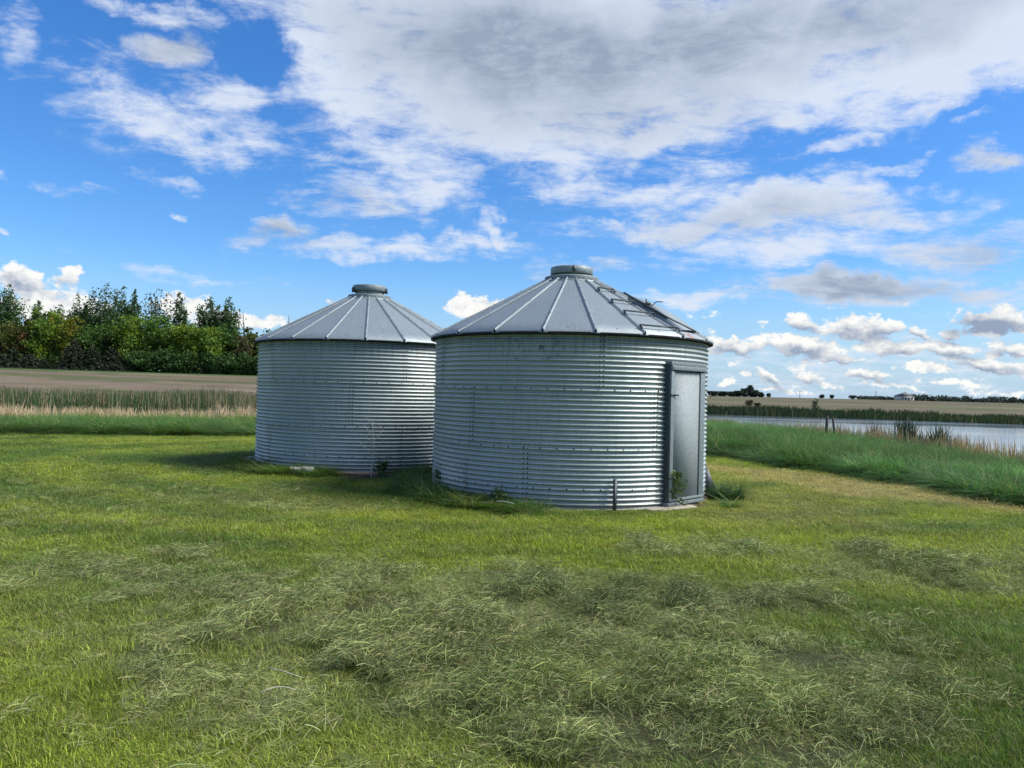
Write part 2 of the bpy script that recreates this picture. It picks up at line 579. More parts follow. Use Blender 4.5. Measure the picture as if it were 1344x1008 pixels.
def ground_col(x, y):
    r = np.hypot(x, y)
    a = np.degrees(np.arctan2(x, y))
    c = lawn_col(x, y) * .82
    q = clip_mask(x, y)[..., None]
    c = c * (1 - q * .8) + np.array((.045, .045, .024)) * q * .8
    te = sst(-.3, .8, tall_edge(x, y))[..., None]
    n = fbm(x, y, 6, 4)[..., None]
    lush = GREENS['lush'] * (.6 + .8 * n)
    c = c * (1 - te) + lush * te
    # ploughed stubble fields far off
    fstart = np.where(a < 3, 60.5, 117.0) + (fbm(x, y, 9, 3) - .5) * 5
    ff = sst(0, 2.5, r - fstart)[..., None]
    nf = fbm(x * .25, y, 5.0, 4)[..., None]
    nf2 = fbm(x, y * .4 + 7, 22, 3)[..., None]
    fc = np.where((a < 3)[..., None], GREENS['field'], np.array((.115, .100, .064))) * (.55 + .7 * nf + .35 * nf2)
    gg = (sst(.58, .68, fbm(x * .35, y * 1.3, 8, 3)) * .75)[..., None]
    fc = fc * (1 - gg) + np.array((.075, .095, .035)) * gg
    c = c * (1 - ff) + fc * ff
    # green verge under the tree line, and bands on the far rise
    w = (sst(131, 134, r) * (a < 3) * .9)[..., None]
    c = c * (1 - w) + np.array((.05, .10, .025)) * w
    b = (sst(.52, .60, fbm(x * .12, y, 90, 2)) * (a > 3) * sst(200, 260, r) * .5)[..., None]
    c = c * (1 - b) + np.array((.17, .16, .085)) * b
    d = dirt_mask(x, y)[..., None]
    c = c * (1 - d) + GREENS['dirt'] * d
    mud = (sst(42, 46, r) * (1 - sst(57, 60, r)) * (a < 3) + sst(-2.2, 0, r - shore(a)) * (1 - sst(112, 115, r)) * (a >= 3))[..., None]
    c = c * (1 - mud) + np.array((.035, .032, .022)) * mud
    return c


# ------------------------------------------------------------------ materials
def mat(name, build):
    m = bpy.data.materials.new(name)
    m.use_nodes = True
    nt = m.node_tree
    nt.nodes.clear()
    T = NT(nt)
    T.b = T.n('ShaderNodeBsdfPrincipled')
    T.o = T.n('ShaderNodeOutputMaterial')
    nt.links.new(T.b.outputs[0], T.o.inputs[0])
    build(T)
    return m


def setb(T, **kw):
    names = dict(color='Base Color', metal='Metallic', rough='Roughness', normal='Normal', spec='Specular IOR Level', ior='IOR')
    for k, v in kw.items():
        T.put(T.b.inputs[names[k]], v)


def bump(T, h, strength=.3, dist=.01):
    b = T.n('ShaderNodeBump')
    b.inputs['Strength'].default_value = strength
    b.inputs['Distance'].default_value = dist
    T.put(b.inputs['Height'], h)
    return b.outputs[0]


def simple(name, col, rough=.7, metal=0.0, var=.25, scale=8.0, bmp=.2):
    def f(T):
        p = T.n('ShaderNodeTexCoord').outputs['Object']
        n = T.noise(p, scale, 6, .6)
        c = T.mix(T.rng(n, .3, .7), tuple(v * (1 - var) for v in col), tuple(min(1, v * (1 + var)) for v in col))
        setb(T, color=c, rough=rough, metal=metal, normal=bump(T, n, bmp, .01))
    return mat(name, f)


def plant_mat(name, use_inst=True, trans=.35, col=None, rough=.55, spread=.6, spec=.25, browns=0.0):
    """leaf or blade: tint comes with the plant, 'bv' varies it blade by blade"""
    def f(T):
        nt = T.nt
        if use_inst:
            a = T.n('ShaderNodeAttribute', attribute_type='INSTANCER', attribute_name='tint')
            tint = a.outputs['Vector']
        elif col is not None:
            tint = T.mix(0.0, col, col)
        else:
            a = T.n('ShaderNodeAttribute', attribute_type='GEOMETRY', attribute_name='tint')
            tint = a.outputs['Vector']
        bv = T.n('ShaderNodeAttribute', attribute_type='GEOMETRY', attribute_name='bv').outputs['Fac']
        g = T.rng(bv, 0, 1, 1 - spread, 1 + spread)
        c = T.v('SCALE', tint, None, g)
        # some blades run yellow, some blue
        c = T.v('MULTIPLY', c, T.mix(T.m('FRACT', T.m('MULTIPLY', bv, 7.31)), (.90, .99, 1.02), (1.15, 1.03, .82)))
        if browns:
            k = T.m('LESS_THAN', T.m('FRACT', T.m('MULTIPLY', bv, 23.7)), browns)
            c = T.mix(T.m('MULTIPLY', k, .8), c, (.42, .37, .20))
        setb(T, color=c, rough=rough, spec=spec)
        tr = T.n('ShaderNodeBsdfTranslucent')
        T.put(tr.inputs[0], T.v('MULTIPLY', c, (1.15, 1.2, .7)))
        mx = T.n('ShaderNodeMixShader')
        mx.inputs[0].default_value = trans
        nt.links.new(T.b.outputs[0], mx.inputs[1])
        nt.links.new(tr.outputs[0], mx.inputs[2])
        nt.links.new(mx.outputs[0], T.o.inputs[0])
    return mat(name, f)


def ground_mat(T):
    a = T.n('ShaderNodeAttribute', attribute_type='GEOMETRY', attribute_name='tint').outputs['Vector']
    p = T.n('ShaderNodeTexCoord').outputs['Object']
    n = T.noise(p, 26.0, 8, .7)
    n2 = T.noise(p, 2.3, 6, .65)
    n3 = T.noise(T.v('MULTIPLY', p, (.25, 1.0, 1.0)), .9, 6, .7)
    n4 = T.noise(T.v('MULTIPLY', p, (.30, 1.0, 1.0)), .35, 8, .75)
    k = T.m('MULTIPLY', T.rng(n, .3, .7, .55, 1.4), T.rng(n2, .3, .7, .78, 1.22))
    k = T.m('MULTIPLY', k, T.rng(n4, .3, .7, .72, 1.28))
    k = T.m('MULTIPLY', k, T.rng(n3, .3, .7, .82, 1.18))
    c = T.v('SCALE', a, None, k)
    setb(T, color=c, rough=.95, spec=.1, normal=bump(T, n, .7, .05))


def galv_fac(T, root, tone, metal, rough):
    tc = T.n('ShaderNodeTexCoord')
    tc.object = root
    p = tc.outputs['Object']
    sp = T.n('ShaderNodeSeparateXYZ')
    T.put(sp.inputs[0], p)
    x, y, z = sp.outputs
    vor = T.n('ShaderNodeTexVoronoi', feature='F1')
    T.put(vor.inputs['Vector'], p)
    vor.inputs['Scale'].default_value = 60.0
    sc = T.n('ShaderNodeSeparateColor')
    T.put(sc.inputs[0], vor.outputs['Color'])
    sp1 = sc.outputs[0]
    n = T.noise(p, 34, 5, .7)
    n2 = T.noise(p, 2.2, 5, .6)
    f = T.m('ADD', T.m('MULTIPLY', sp1, .35), T.m('MULTIPLY', T.rng(n, .3, .7), .65))
    c = T.mix(f, tuple(v * .72 for v in tone), tuple(v * 1.2 for v in tone))
    c = T.mix(T.rng(n2, .35, .7, 0, .35), c, tuple(v * k for v, k in zip(tone, (.75, .78, .80))))
    # dark specks and little scrapes
    sk = T.rng(T.noise(T.v('MULTIPLY', p, (1, 1, 1.6)), 60, 3, .7), .625, .69)
    c = T.mix(T.m('MULTIPLY', sk, .75), c, (.05, .06, .06))
    # splashed soil near the ground
    dz = T.m('ADD', z, T.m('MULTIPLY', T.m('SUBTRACT', n2, .5), .35))
    c = T.mix(T.rng(dz, .22, -.02, 0, .55), c, (.12, .10, .07))
    rg = T.rng(n, .3, .7, rough - .07, rough + .10)
    return p, x, y, z, c, rg, f


def wall_mat(root, marks):
    def f(T):
        p, x, y, z, c, rg, ff = galv_fac(T, root, (.435, .485, .475), .6, .47)
        if marks:
            ang = T.m('ARCTAN2', x, T.m('MULTIPLY', y, -1.0))
            q = T.n('ShaderNodeCombineXYZ')
            T.put(q.inputs[0], T.m('MULTIPLY', ang, 2.2))
            T.put(q.inputs[1], z)
            s1 = T.noise(T.v('MULTIPLY', q.outputs[0], (1.0, 1.5, 1)), 14, 5, .75, 1.5)
            blob = T.noise(T.v('MULTIPLY', q.outputs[0], (1, 2.2, 1)), 4.5, 2, .5)
            bx = T.m('MULTIPLY', T.rng(ang, -.52, -.42), T.rng(ang, .02, -.06))
            bz = T.m('MULTIPLY', T.rng(z, 1.95, 2.05), T.rng(z, 2.36, 2.28))
            k = T.m('MULTIPLY', T.m('MULTIPLY', bx, bz), T.m('MULTIPLY', T.rng(s1, .53, .60), T.rng(blob, .47, .56)))
            c = T.mix(T.m('MULTIPLY', k, .85), c, (.03, .04, .045))
        an = T.m('ARCTAN2', x, T.m('MULTIPLY', y, -1.0))
        qq = T.n('ShaderNodeCombineXYZ')
        T.put(qq.inputs[0], T.m('MULTIPLY', an, 26.0))
        T.put(qq.inputs[1], T.m('MULTIPLY', z, .9))
        run = T.noise(qq.outputs[0], 1.6, 5, .7)
        c = T.mix(T.rng(run, .50, .70, 0, .40), c, (.20, .22, .20))
        dull = T.noise(p, .9, 4, .6)
        c = T.mix(T.rng(dull, .42, .62, 0, .30), c, (.28, .33, .33))
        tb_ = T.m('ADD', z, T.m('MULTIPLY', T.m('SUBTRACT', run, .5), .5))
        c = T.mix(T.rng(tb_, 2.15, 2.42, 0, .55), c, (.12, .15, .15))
        ht = T.noise(p, 2.6, 3, .5)
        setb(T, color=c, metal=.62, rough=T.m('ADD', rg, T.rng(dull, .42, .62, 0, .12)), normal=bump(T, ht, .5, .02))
    return mat('galvanised_wall', f)


def roof_mat(root, rust):
    def f(T):
        p, x, y, z, c, rg, ff = galv_fac(T, root, (.27, .315, .33), .6, .50)
        c = T.mix(.5, c, (.265, .31, .328))
        # streaks running down the slope
        ang = T.m('ARCTAN2', x, T.m('MULTIPLY', y, -1.0))
        rr = T.v('LENGTH', T.v('MULTIPLY', p, (1, 1, 0)))
        q = T.n('ShaderNodeCombineXYZ')
        T.put(q.inputs[0], T.m('MULTIPLY', ang, 30.0))
        T.put(q.inputs[1], T.m('MULTIPLY', rr, .8))
        st = T.noise(q.outputs[0], 2.0, 5, .65)
        c = T.mix(T.rng(st, .35, .7, 0, .35), c, (.18, .21, .22))
        if rust:
            n = T.noise(p, 12, 4, .6)
            k = T.m('MULTIPLY', T.m('MULTIPLY', T.rng(ang, .84, .87), T.rng(ang, .96, .93)), T.rng(rr, 2.12, 2.18))
            k = T.m('MULTIPLY', k, T.rng(n, .42, .56, 0, .8))
            c = T.mix(k, c, (.28, .10, .05))
        setb(T, color=c, metal=.45, rough=T.m('ADD', rg, .06), normal=bump(T, T.noise(p, 2.2, 3, .5), .6, .03))
    return mat('galvanised_roof', f)


M = {}
M['ground'] = mat('ground_cover', ground_mat)
M['grass'] = plant_mat('grass_blades', browns=.10)
M['clip'] = plant_mat('cut_grass', trans=.15, spread=.75, browns=.16, rough=.6)
M['leaf'] = plant_mat('leaves', use_inst=False, trans=.30, spread=.5)
M['reed'] = plant_mat('reeds', use_inst=False, trans=.25, spread=.45, rough=.6)
M['bark'] = simple('bark', (.10, .085, .07), .9, 0, .35, 6)
M['dark'] = simple('dark_steel', (.06, .072, .078), .5, .4, .3, 20)
M['black'] = simple('black_bolts_and_shade', (.012, .012, .012), .9, 0, .1)  # bolts, and shade painted black under the eave and in rib ends
M['steel'] = simple('weathered_steel', (.22, .26, .265), .55, .4, .22, 30, .08)
M['steel2'] = simple('frame_steel', (.20, .235, .24), .62, .3, .2, 26, .08)
M['conc'] = simple('concrete', (.42, .40, .36), .9, 0, .3, 14, .5)
M['pad'] = simple('stained_concrete', (.24, .15, .125), .95, 0, .4, 10, .5)
M['wood'] = simple('grey_wood', (.13, .11, .09), .85, 0, .3, 12, .4)
M['stalk'] = simple('dry_stalk', (.50, .46, .38), .8, 0, .2, 20)
M['rustwire'] = simple('rusty_wire', (.10, .07, .055), .7, .3, .3, 30)


def door_mat(T):
    p = T.n('ShaderNodeTexCoord').outputs['Object']
    vor = T.n('ShaderNodeTexVoronoi', feature='F1')
    T.put(vor.inputs['Vector'], p)
    vor.inputs['Scale'].default_value = 70.0
    sc = T.n('ShaderNodeSeparateColor')
    T.put(sc.inputs[0], vor.outputs['Color'])
    n = T.noise(p, 45, 5, .75)
    f = T.m('ADD', T.m('MULTIPLY', sc.outputs[0], .4), T.m('MULTIPLY', T.rng(n, .3, .7), .6))
    c = T.mix(f, (.17, .20, .205), (.37, .41, .42))
    w = T.rng(T.noise(p, 3.0, 4, .6), .62, .70)
    c = T.mix(T.m('MULTIPLY', w, .25), c, (.5, .53, .55))
    setb(T, color=c, metal=.12, rough=.72, spec=.3)


M['door'] = mat('mottled_door', door_mat)


def water_mat(T):
    p = T.n('ShaderNodeTexCoord').outputs['Object']
    n = T.noise(T.v('MULTIPLY', p, (.5, 1.6, 1)), 1.4, 5, .6)
    n2 = T.noise(T.v('MULTIPLY', p, (.03, .12, 1)), 1.0, 4, .6)
    setb(T, color=(.10, .115, .13), rough=T.rng(n2, .35, .65, .05, .17), ior=1.33, spec=.5, normal=bump(T, n, .018, .04))


M['water'] = mat('pond_water', water_mat)

# ------------------------------------------------------------------ ground
def build_ground():
    az = np.concatenate([np.arange(-46, 46, .25), np.arange(46, 314, 4.0)])
    az = np.radians(az)
    r = .35 * 1.031 ** np.arange(0, 330)
    r = r[r < 9000]
    A, RR = np.meshgrid(az, r)
    X, Y = RR * np.sin(A), RR * np.cos(A)
    Z = zfun(X, Y)
    nA, nR = len(az), len(r)
    V = np.stack([X.ravel(), Y.ravel(), Z.ravel()], 1)
    C = ground_col(X.ravel(), Y.ravel())
    i, j = np.meshgrid(np.arange(nR - 1), np.arange(nA), indexing='ij')
    j2 = (j + 1) % nA
    Q = np.stack([i * nA + j, i * nA + j2, (i + 1) * nA + j2, (i + 1) * nA + j], -1).reshape(-1, 4)[:, ::-1]
    V = np.concatenate([V, [[0, 0, 0]]])
    C = np.concatenate([C, C[:1]])
    c = len(V) - 1
    j = np.arange(nA)
    Tr = np.stack([np.full(nA, c), (j + 1) % nA, j], 1)
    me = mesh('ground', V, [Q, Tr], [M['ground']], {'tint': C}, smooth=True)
    link('ground', me, kind='structure')
    # pond
    az = np.radians(np.arange(-4, 66, 1.0))
    rr = np.array([26.0, 45, 70, 90, 113.0])
    P = [(a_ * 0 + q * math.sin(a_), q * math.cos(a_), -.80) for q in rr for a_ in az]
    n = len(az)
    Q = [(i_ * n + j_, i_ * n + j_ + 1, (i_ + 1) * n + j_ + 1, (i_ + 1) * n + j_)[::-1] for i_ in range(len(rr) - 1) for j_ in range(n - 1)]
    link('pond_water', mesh('pond_water', P, [np.array(Q)], [M['water']]), kind='structure')


build_ground()

# ------------------------------------------------------------------ grain bins
PITCHC = .0678
RINGH = PITCHC * 12
EAVE_R = RAD + .085
SLOPE = math.tan(R(28.0))
TOPZ = RINGH * 3
NRIB = 20


def make_bin(cx, cy, z0, ribphase, seams, marks, label, first):
    ang = math.atan2(cx, cy)
    root = bpy.data.objects.new('grain_bin', None)
    COL.objects.link(root)
    root.location = (cx, cy, z0)
    root.rotation_euler = (0, 0, -ang)
    tag(root, label, 'grain bin', 'corrugated steel grain bins')
    wm, rm = wall_mat(root, marks), roof_mat(root, marks)

    def pol(phi, r, z):
        return (r * math.sin(phi), -r * math.cos(phi), z)

    # --- wall sheets: three rings of five, each sheet laps the next
    nseg, lap = 30, R(1.1)
    nz = 12 * 8 + 4
    z = np.linspace(-PITCHC * .42, RINGH, nz)
    t = np.linspace(0, 1, nseg + 1)
    ph = t * (R(72) + lap)
    PH, ZZ = np.meshgrid(ph, z)
    TT = np.meshgrid(t, z)[0]
    rr = RAD + .0145 * np.cos(2 * math.pi * ZZ / PITCHC) + .004 * TT + np.where(ZZ < .012, .0045, 0) - .001 * ZZ
    V = np.stack([rr * np.sin(PH), -rr * np.cos(PH), ZZ], -1).reshape(-1, 3)
    i, j = np.meshgrid(np.arange(nz - 1), np.arange(nseg), indexing='ij')
    Q = np.stack([i * (nseg + 1) + j, i * (nseg + 1) + j + 1, (i + 1) * (nseg + 1) + j + 1, (i + 1) * (nseg + 1) + j], -1).reshape(-1, 4)
    sheet = mesh('wall_sheet', V, [Q], [wm], smooth=True)
    bolts = MB()
    for ring in range(3):
        zb = ring * RINGH
        for k in range(5):
            p0 = R(seams[ring]) + R(72) * k
            link('wall_sheet', sheet, root, (0, 0, zb), p0)
            for c in range(12):
                for s in (-1, 1):
                    a = p0 + s * R(.75)
                    zz = zb + PITCHC * (c + .95) + (.004 if s > 0 else 0)
                    bolts.dome(pol(a, RAD + .013, zz), pol(a, 1, .0), .0130)
        for k in range(60):
            a = R(6 * k + 2.2 * ring)
            bolts.dome(pol(a, RAD + .014, zb + (PITCHC * .12 if ring else PITCHC * 4.05)), pol(a, 1, 0), .0135)
    b = bolts.build('bolt', M['black'], root, True, kind='stuff')
    b.name = 'wall_bolts'
    # --- roof
    h0 = TOPZ - .006
    z_at = lambda r: h0 + (EAVE_R - r) * SLOPE
    ws = R(360 / NRIB / 2)
    rows = np.linspace(.42, EAVE_R, 8)
    V = []
    for r in rows:
        for s in (-1, 0, 1):
            rc = r * (math.cos(ws) if s == 0 else 1.0)
            V.append(pol(s * ws, rc + 0, z_at(r)))
    Q = [(a * 3 + c, a * 3 + c + 1, (a + 1) * 3 + c + 1, (a + 1) * 3 + c)[::-1] for a in range(7) for c in range(2)]
    n = len(V)
    for s in (-1, 0, 1):                       # turned-down eave lip
        rc = EAVE_R * (math.cos(ws) if s == 0 else 1.0)
        V.append(pol(s * ws, rc + .003, z_at(EAVE_R) - .030))
    Q += [(21, 22, n + 1, n)[::-1], (22, 23, n + 2, n + 1)[::-1]]
    panel = mesh('roof_panel', V, [np.array(Q)], [rm])
    # rib: hollow folded seam, open and dark at the eave
    rib = MB()
    w0, hh = .015, .031
    sec = [(-w0 - .012, .004), (-w0, .005), (-.007, hh), (.007, hh), (w0, .005), (w0 + .012, .004)]
    V = []
    rs = [.45, 1.2, 1.8, EAVE_R + .012]
    for r in rs:
        for x, hz in sec:
            V.append((x, -r, z_at(r) + hz))
    Q = [(a * 6 + c, a * 6 + c + 1, (a + 1) * 6 + c + 1, (a + 1) * 6 + c)[::-1] for a in range(3) for c in range(5)]
    rib.add(V, Q)
    ribm = rib.mesh('roof_rib', [rm])
    mouth = MB()  # black plate paints the shade in the rib's open end; bolts join it
    r = EAVE_R + .004
    mouth.add([(-w0 * 1.25, -r - .006, z_at(r) - .022), (w0 * 1.25, -r - .006, z_at(r) - .022), (w0, -r - .002, z_at(r) + .006),
               (.007, -r, z_at(r) + hh - .004), (-.007, -r, z_at(r) + hh - .004), (-w0, -r - .002, z_at(r) + .006)],
              [(0, 1, 2, 5), (5, 2, 3, 4)])
    for rr in (.9, 1.35, 1.8, 2.15):
        mouth.dome((.0, -rr, z_at(rr) + hh), (0, -.4, .9), .012)
    mouthm = mouth.mesh('rib_bolts_mouth_shade', [M['black']])
    pb = MB()
    for s in (-.5, .5):
        rr = EAVE_R - .1
        pb.dome(pol(s * ws * .1, rr * math.cos(ws), z_at(rr) + .001), (0, -.45, .9), .012)
        break
    pbm = pb.mesh('panel_screw', [M['dark']])
    for k in range(NRIB):
        a = R(ribphase + 18 * k)
        link('roof_panel', panel, root, (0, 0, 0), a + ws)
        link('panel_screw', pbm, root, (0, 0, 0), a + ws)
        q = link('roof_rib', ribm, root, (0, 0, 0), a)
        link('rib_bolts_mouth_shade', mouthm, q, kind='stuff')
    # closes the bin inside; its black band paints the shade under the eave
    cl = MB()
    cl.lathe([(EAVE_R - .006, h0 - .016), (EAVE_R + .002, h0 - .048), (EAVE_R - .012, h0 - .050), (RAD + .0, h0 - .02), (RAD - .05, h0 - .05), (RAD - .05, h0 + .02)], 60)
    cl.build('eave_closure_shade', M['black'], root)
    # --- collar, neck and lid
    zc = z_at(.50)
    m = MB()
    m.lathe([(.515, zc - .015), (.515, zc + .012), (.445, zc + .022)], 40)
    m.build('collar_flange', M['steel'], root)
    m = MB()
    m.lathe([(.44, zc + .015), (.445, zc + .085), (.435, zc + .10), (.30, zc + .112)], 40)
    bevel(m.build('collar', M['steel2'], root, True), .004)
    lift = .03 if first else .075
    m = MB()
    m.lathe([(.30, zc + .10), (.30, zc + .13 + lift)], 40)
    m.build('neck', M['steel2'], root, True)
    zl = zc + .12 + lift
    m = MB()
    m.lathe([(.30, zl), (.338, zl - .012), (.348, zl), (.348, zl + .095), (.335, zl + .112), (.2, zl + .128), (0.01, zl + .134)], 40)
    lid = m.build('fill_lid', M['steel'] if first else M['steel2'], root, True)
    def dirs(a):
        return [(math.cos(a), math.sin(a), 0), (math.sin(a), -math.cos(a), 0), (0, 0, 1)]
    if first:
        m = MB()
        m.box((-.018, .345, zl + .01), (.018, .375, zl + .10), dirs(R(6)))
        m.box((-.03, .35, zl + .045), (.03, .37, zl + .06), dirs(R(6)))
        m.build('lid_clamp', M['dark'], lid)
    else:
        for a in (R(-68), R(72)):
            m = MB()
            m.box((-.03, .345, zl - .045), (.03, .385, zl + .06), dirs(a))
            m.box((-.02, .30, zl - .04), (.02, .35, zl - .015), dirs(a))
            m.build('lid_clamp', M['dark'], lid)
        for q in (-.03, .015):
            m = MB()
            m.box((q, .30, zc + .11), (q + .015, .325, zl), dirs(R(-6)))
            m.build('neck_strap', M['steel'], root)
    m = MB()
    m.lathe([(RAD - .02, -.10), (RAD + .055, -.10), (RAD + .05, .005), (RAD - .02, .012)], 72)
    m.build('concrete_footing', M['pad'], root)
    return root, pol, z_at, rm, wm


binR, pol, z_at, rmR, wmR = make_bin(BIN_R[0], BIN_R[1], 0.0, -9.4, (-15.0, -38.8, 11.4), True,
                                     'round corrugated grain bin with a door and roof rungs, the nearer right-hand bin', True)
binL, _p, _z, rmL, wmL = make_bin(BIN_L[0], BIN_L[1], 0.05, -1.2, (16.6, -7.3, 18.0), False,
                                  'round corrugated grain bin without a visible door, partly behind the nearer bin', False)

# roof rungs
for i, r in enumerate((.92, 1.34, 1.715, 2.165)):
    m = MB()
    a, b = Vector(pol(R(26.2), r, z_at(r) + .062)), Vector(pol(R(45.2), r, z_at(r) + .062))
    a0, b0 = Vector(pol(R(26.6), r + .05, z_at(r + .05) + .03)), Vector(pol(R(44.6), r + .05, z_at(r + .05) + .03))
    m.tube([a0, a, b, b0], .0135, 6)
    m.build('ladder_rung', M['dark'], binR, True)
# roof hatch with its curved edge rail
m = MB()
V = []
rws = np.linspace(1.15, 2.13, 10)
phs = [R(v) for v in (49.5, 50, 56, 62, 67, 67.5)]
for q, r in enumerate(rws):
    lift = .085 * math.sin(math.pi * min(1, .15 + q / 9 * .85)) + .03
    for s, p in enumerate(phs):
        h = (-.02 if s in (0, 5) else lift + (.012 if s in (2, 3) else 0))
        V.append(pol(p, r * (math.cos(R(9)) / math.cos(p - R(53.6)) if abs(p - R(53.6)) < R(9) else 1.0), z_at(r) + h))
Q = [(a * 6 + c, a * 6 + c + 1, (a + 1) * 6 + c + 1, (a + 1) * 6 + c)[::-1] for a in range(9) for c in range(5)]
m.add(V, Q)
hatch = m.build('roof_hatch', rmR, binR, True)
m = MB()
pts = [pol(R(48.5 + 1.5 * t + 38 * max(0, t - .72)), 1.08 + 1.06 * t, z_at(1.08 + 1.06 * t) + .085 - .05 * max(0, t - .7) / .3) for t in np.linspace(0, 1, 12)]
m.tube(pts, .017, 6)
m.build('edge_rail', M['dark'], hatch, True)
m = MB()
c = Vector(pol(R(49.5), 1.50, z_at(1.50) + .11))
m.tube([c + Vector((-.05, 0, -.02)), c + Vector((.05, 0, .02))], .022, 6)
m.tube([c + Vector((0, 0, -.03)), c + Vector((-.01, 0, .075))], .015, 6)
m.tube([c, c + Vector((.09, 0, -.02)), c + Vector((.12, -.01, .02)), c + Vector((.15, -.02, .035)), c + Vector((.24, -.03, .03))], .008, 5)
m.build('hatch_latch', M['dark'], hatch, True)

# ---- door of the near bin
PHC = R(50.0)
tb = (math.cos(PHC), math.sin(PHC), 0)
nb = (math.sin(PHC), -math.cos(PHC), 0)
DB = [tb, nb, (0, 0, 1)]
NF = 2.245
HW = .455
ZB, ZT = .10, 2.02


def dbox(name, lo, hi, mt, parent, bv=.004):
    m = MB()
    m.box(lo, hi, DB)
    o = m.build(name, mt, parent)
    if bv:
        bevel(o, bv)
    return o


door = dbox('door', (-HW + .075, NF - .035, ZB + .03), (HW - .10, NF - .022, ZT - .09), M['door'], binR, .0)
dbox('door_stile', (-HW + .004, NF - .03, ZB + .02), (-HW + .085, NF, ZT - .08), M['steel'], door)
dbox('door_stile', (HW - .115, NF - .03, ZB + .02), (HW - .004, NF - .004, ZT - .08), M['steel'], door)
dbox('door_rail', (-HW + .006, NF - .028, ZB - .005), (HW - .006, NF + .006, ZB + .032), M['steel2'], door)
dbox('hinge', (-HW - .012, NF - .004, 1.58), (-HW + .15, NF + .012, 1.605), M['dark'], door)
dbox('hinge', (-HW - .012, NF - .004, .42), (-HW + .15, NF + .012, .445), M['dark'], door)
m = MB()
for zz in (1.592, .432):
    for q in (-.40, -.36, -.29):
        c = Vector(tb) * q + Vector(nb) * (NF + .012) + Vector((0, 0, zz))
        m.dome(tuple(c), nb, .014)
m.build('hinge_bolts', M['black'], door, kind='stuff')
dbox('door_frame', (-HW - .012, 2.08, ZB - .06), (-HW + .002, NF - .012, ZT + .01), M['dark'], binR)  # left jamb in darker steel: the shade on that side as colour
dbox('door_frame', (HW - .002, 2.08, ZB - .06), (HW + .03, NF - .014, ZT - .01), M['steel2'], binR)
dbox('door_sill', (-HW - .03, 2.10, ZB - .065), (HW + .01, NF + .012, ZB - .02), M['steel2'], binR)
dbox('door_header', (-HW - .0, 2.10, ZT - .075), (HW + .015, NF + .02, ZT - .012), M['steel'], binR)
dbox('header_flashing', (-HW - .012, 2.10, ZT - .010), (HW + .02, NF + .010, ZT + .045), M['steel2'], binR)
dbox('header_screws', (-HW + .02, NF + .021, ZT - .05), (-HW + .035, NF + .027, ZT - .035), M['black'], binR, 0)
m = MB()
for k in range(28):
    zz = .10 + k * .0678
    for s in (0, 1):
        a = math.asin((-HW - .10 - .035 * s) / 2.2) + PHC
        m.dome(pol(a, RAD + .012, zz), pol(a, 1, 0), .0125)
q = m.build('frame_bolts', M['dark'], binR, True, kind='stuff')


# ------------------------------------------------------------------ plants
def blades(n, rad, h0, h1, w, lean, seed, seg=2, curl=.5, flat=False, zmin=0.0):
    g = np.random.default_rng(seed)
    a = g.random(n) * 2 * np.pi
    rr = rad * np.sqrt(g.random(n))
    base = np.stack([rr * np.cos(a), rr * np.sin(a), np.zeros(n)], 1)
    d = g.random(n) * 2 * np.pi
    L = h0 + (h1 - h0) * g.random(n) ** .8
    ln = lean * (.3 + g.random(n))
    if flat:
        base[:, 2] = zmin + g.random(n) ** 1.3 * flat
        el = g.normal(0.03, .26, n)
    dirv = np.stack([np.cos(d), np.sin(d), np.zeros(n)], 1)
    side = np.stack([-np.sin(d), np.cos(d), np.zeros(n)], 1)
    rolla = g.random(n) * np.pi
    V, bv, hv = [], [], []
    bvv = g.random(n)
    for s in range(seg + 1):
        t = s / seg
        if flat:
            bend = g.normal(0, .22, n)
            c = base + dirv * (L * (t - .5))[:, None] * np.cos(el)[:, None]
            c = c + side * (L * bend * (t - .5) ** 2)[:, None]
            c[:, 2] += L * (t - .5) * np.sin(el) - L * .18 * (t - .5) ** 2 + L * .02
            ww = w * (1 - .5 * abs(t - .5)) * np.ones(n)
            sv = side * np.cos(rolla * .6)[:, None] + np.array([0, 0, 1.0]) * np.sin(rolla * .6)[:, None]
        else:
            hz = L * (t - curl * ln * t * t * .5)
            c = base + dirv * (L * ln * (t * .35 + t * t * curl * 1.3))[:, None]
            c[:, 2] = hz
            ww = w * (1 - t) ** .6 * np.ones(n) * (.7 + .6 * bvv)
            sv = side
        if s == seg and not flat:
            V.append(c)
        else:
            V.append(c - sv * ww[:, None] / 2)
            V.append(c + sv * ww[:, None] / 2)
    nv = len(V)
    VV = np.stack(V, 1).reshape(-1, 3)
    o = np.arange(n)[:, None] * nv
    Q, Tr = [], []
    for s in range(seg):
        if s == seg - 1 and not flat:
            Tr.append(o + np.array([[2 * s, 2 * s + 1, 2 * s + 2]]))
        else:
            Q.append(o + np.array([[2 * s, 2 * s + 1, 2 * s + 3, 2 * s + 2]]))
    return VV, [np.concatenate(x) for x in (Q, Tr) if x], np.repeat(bvv, nv)


def proto(name, mt, *sets):
    Vs, fs, bs, n = [], {3: [], 4: []}, [], 0
    for V, F_, b in sets:
        for f in F_:
            fs[f.shape[1]].append(f + n)
        Vs.append(V)
        bs.append(b)
        n += len(V)
    me = mesh(name, np.concatenate(Vs), [np.concatenate(v) for v in fs.values() if v], [mt], {'bv': np.concatenate(bs)})
    return bpy.data.objects.new(name, me)


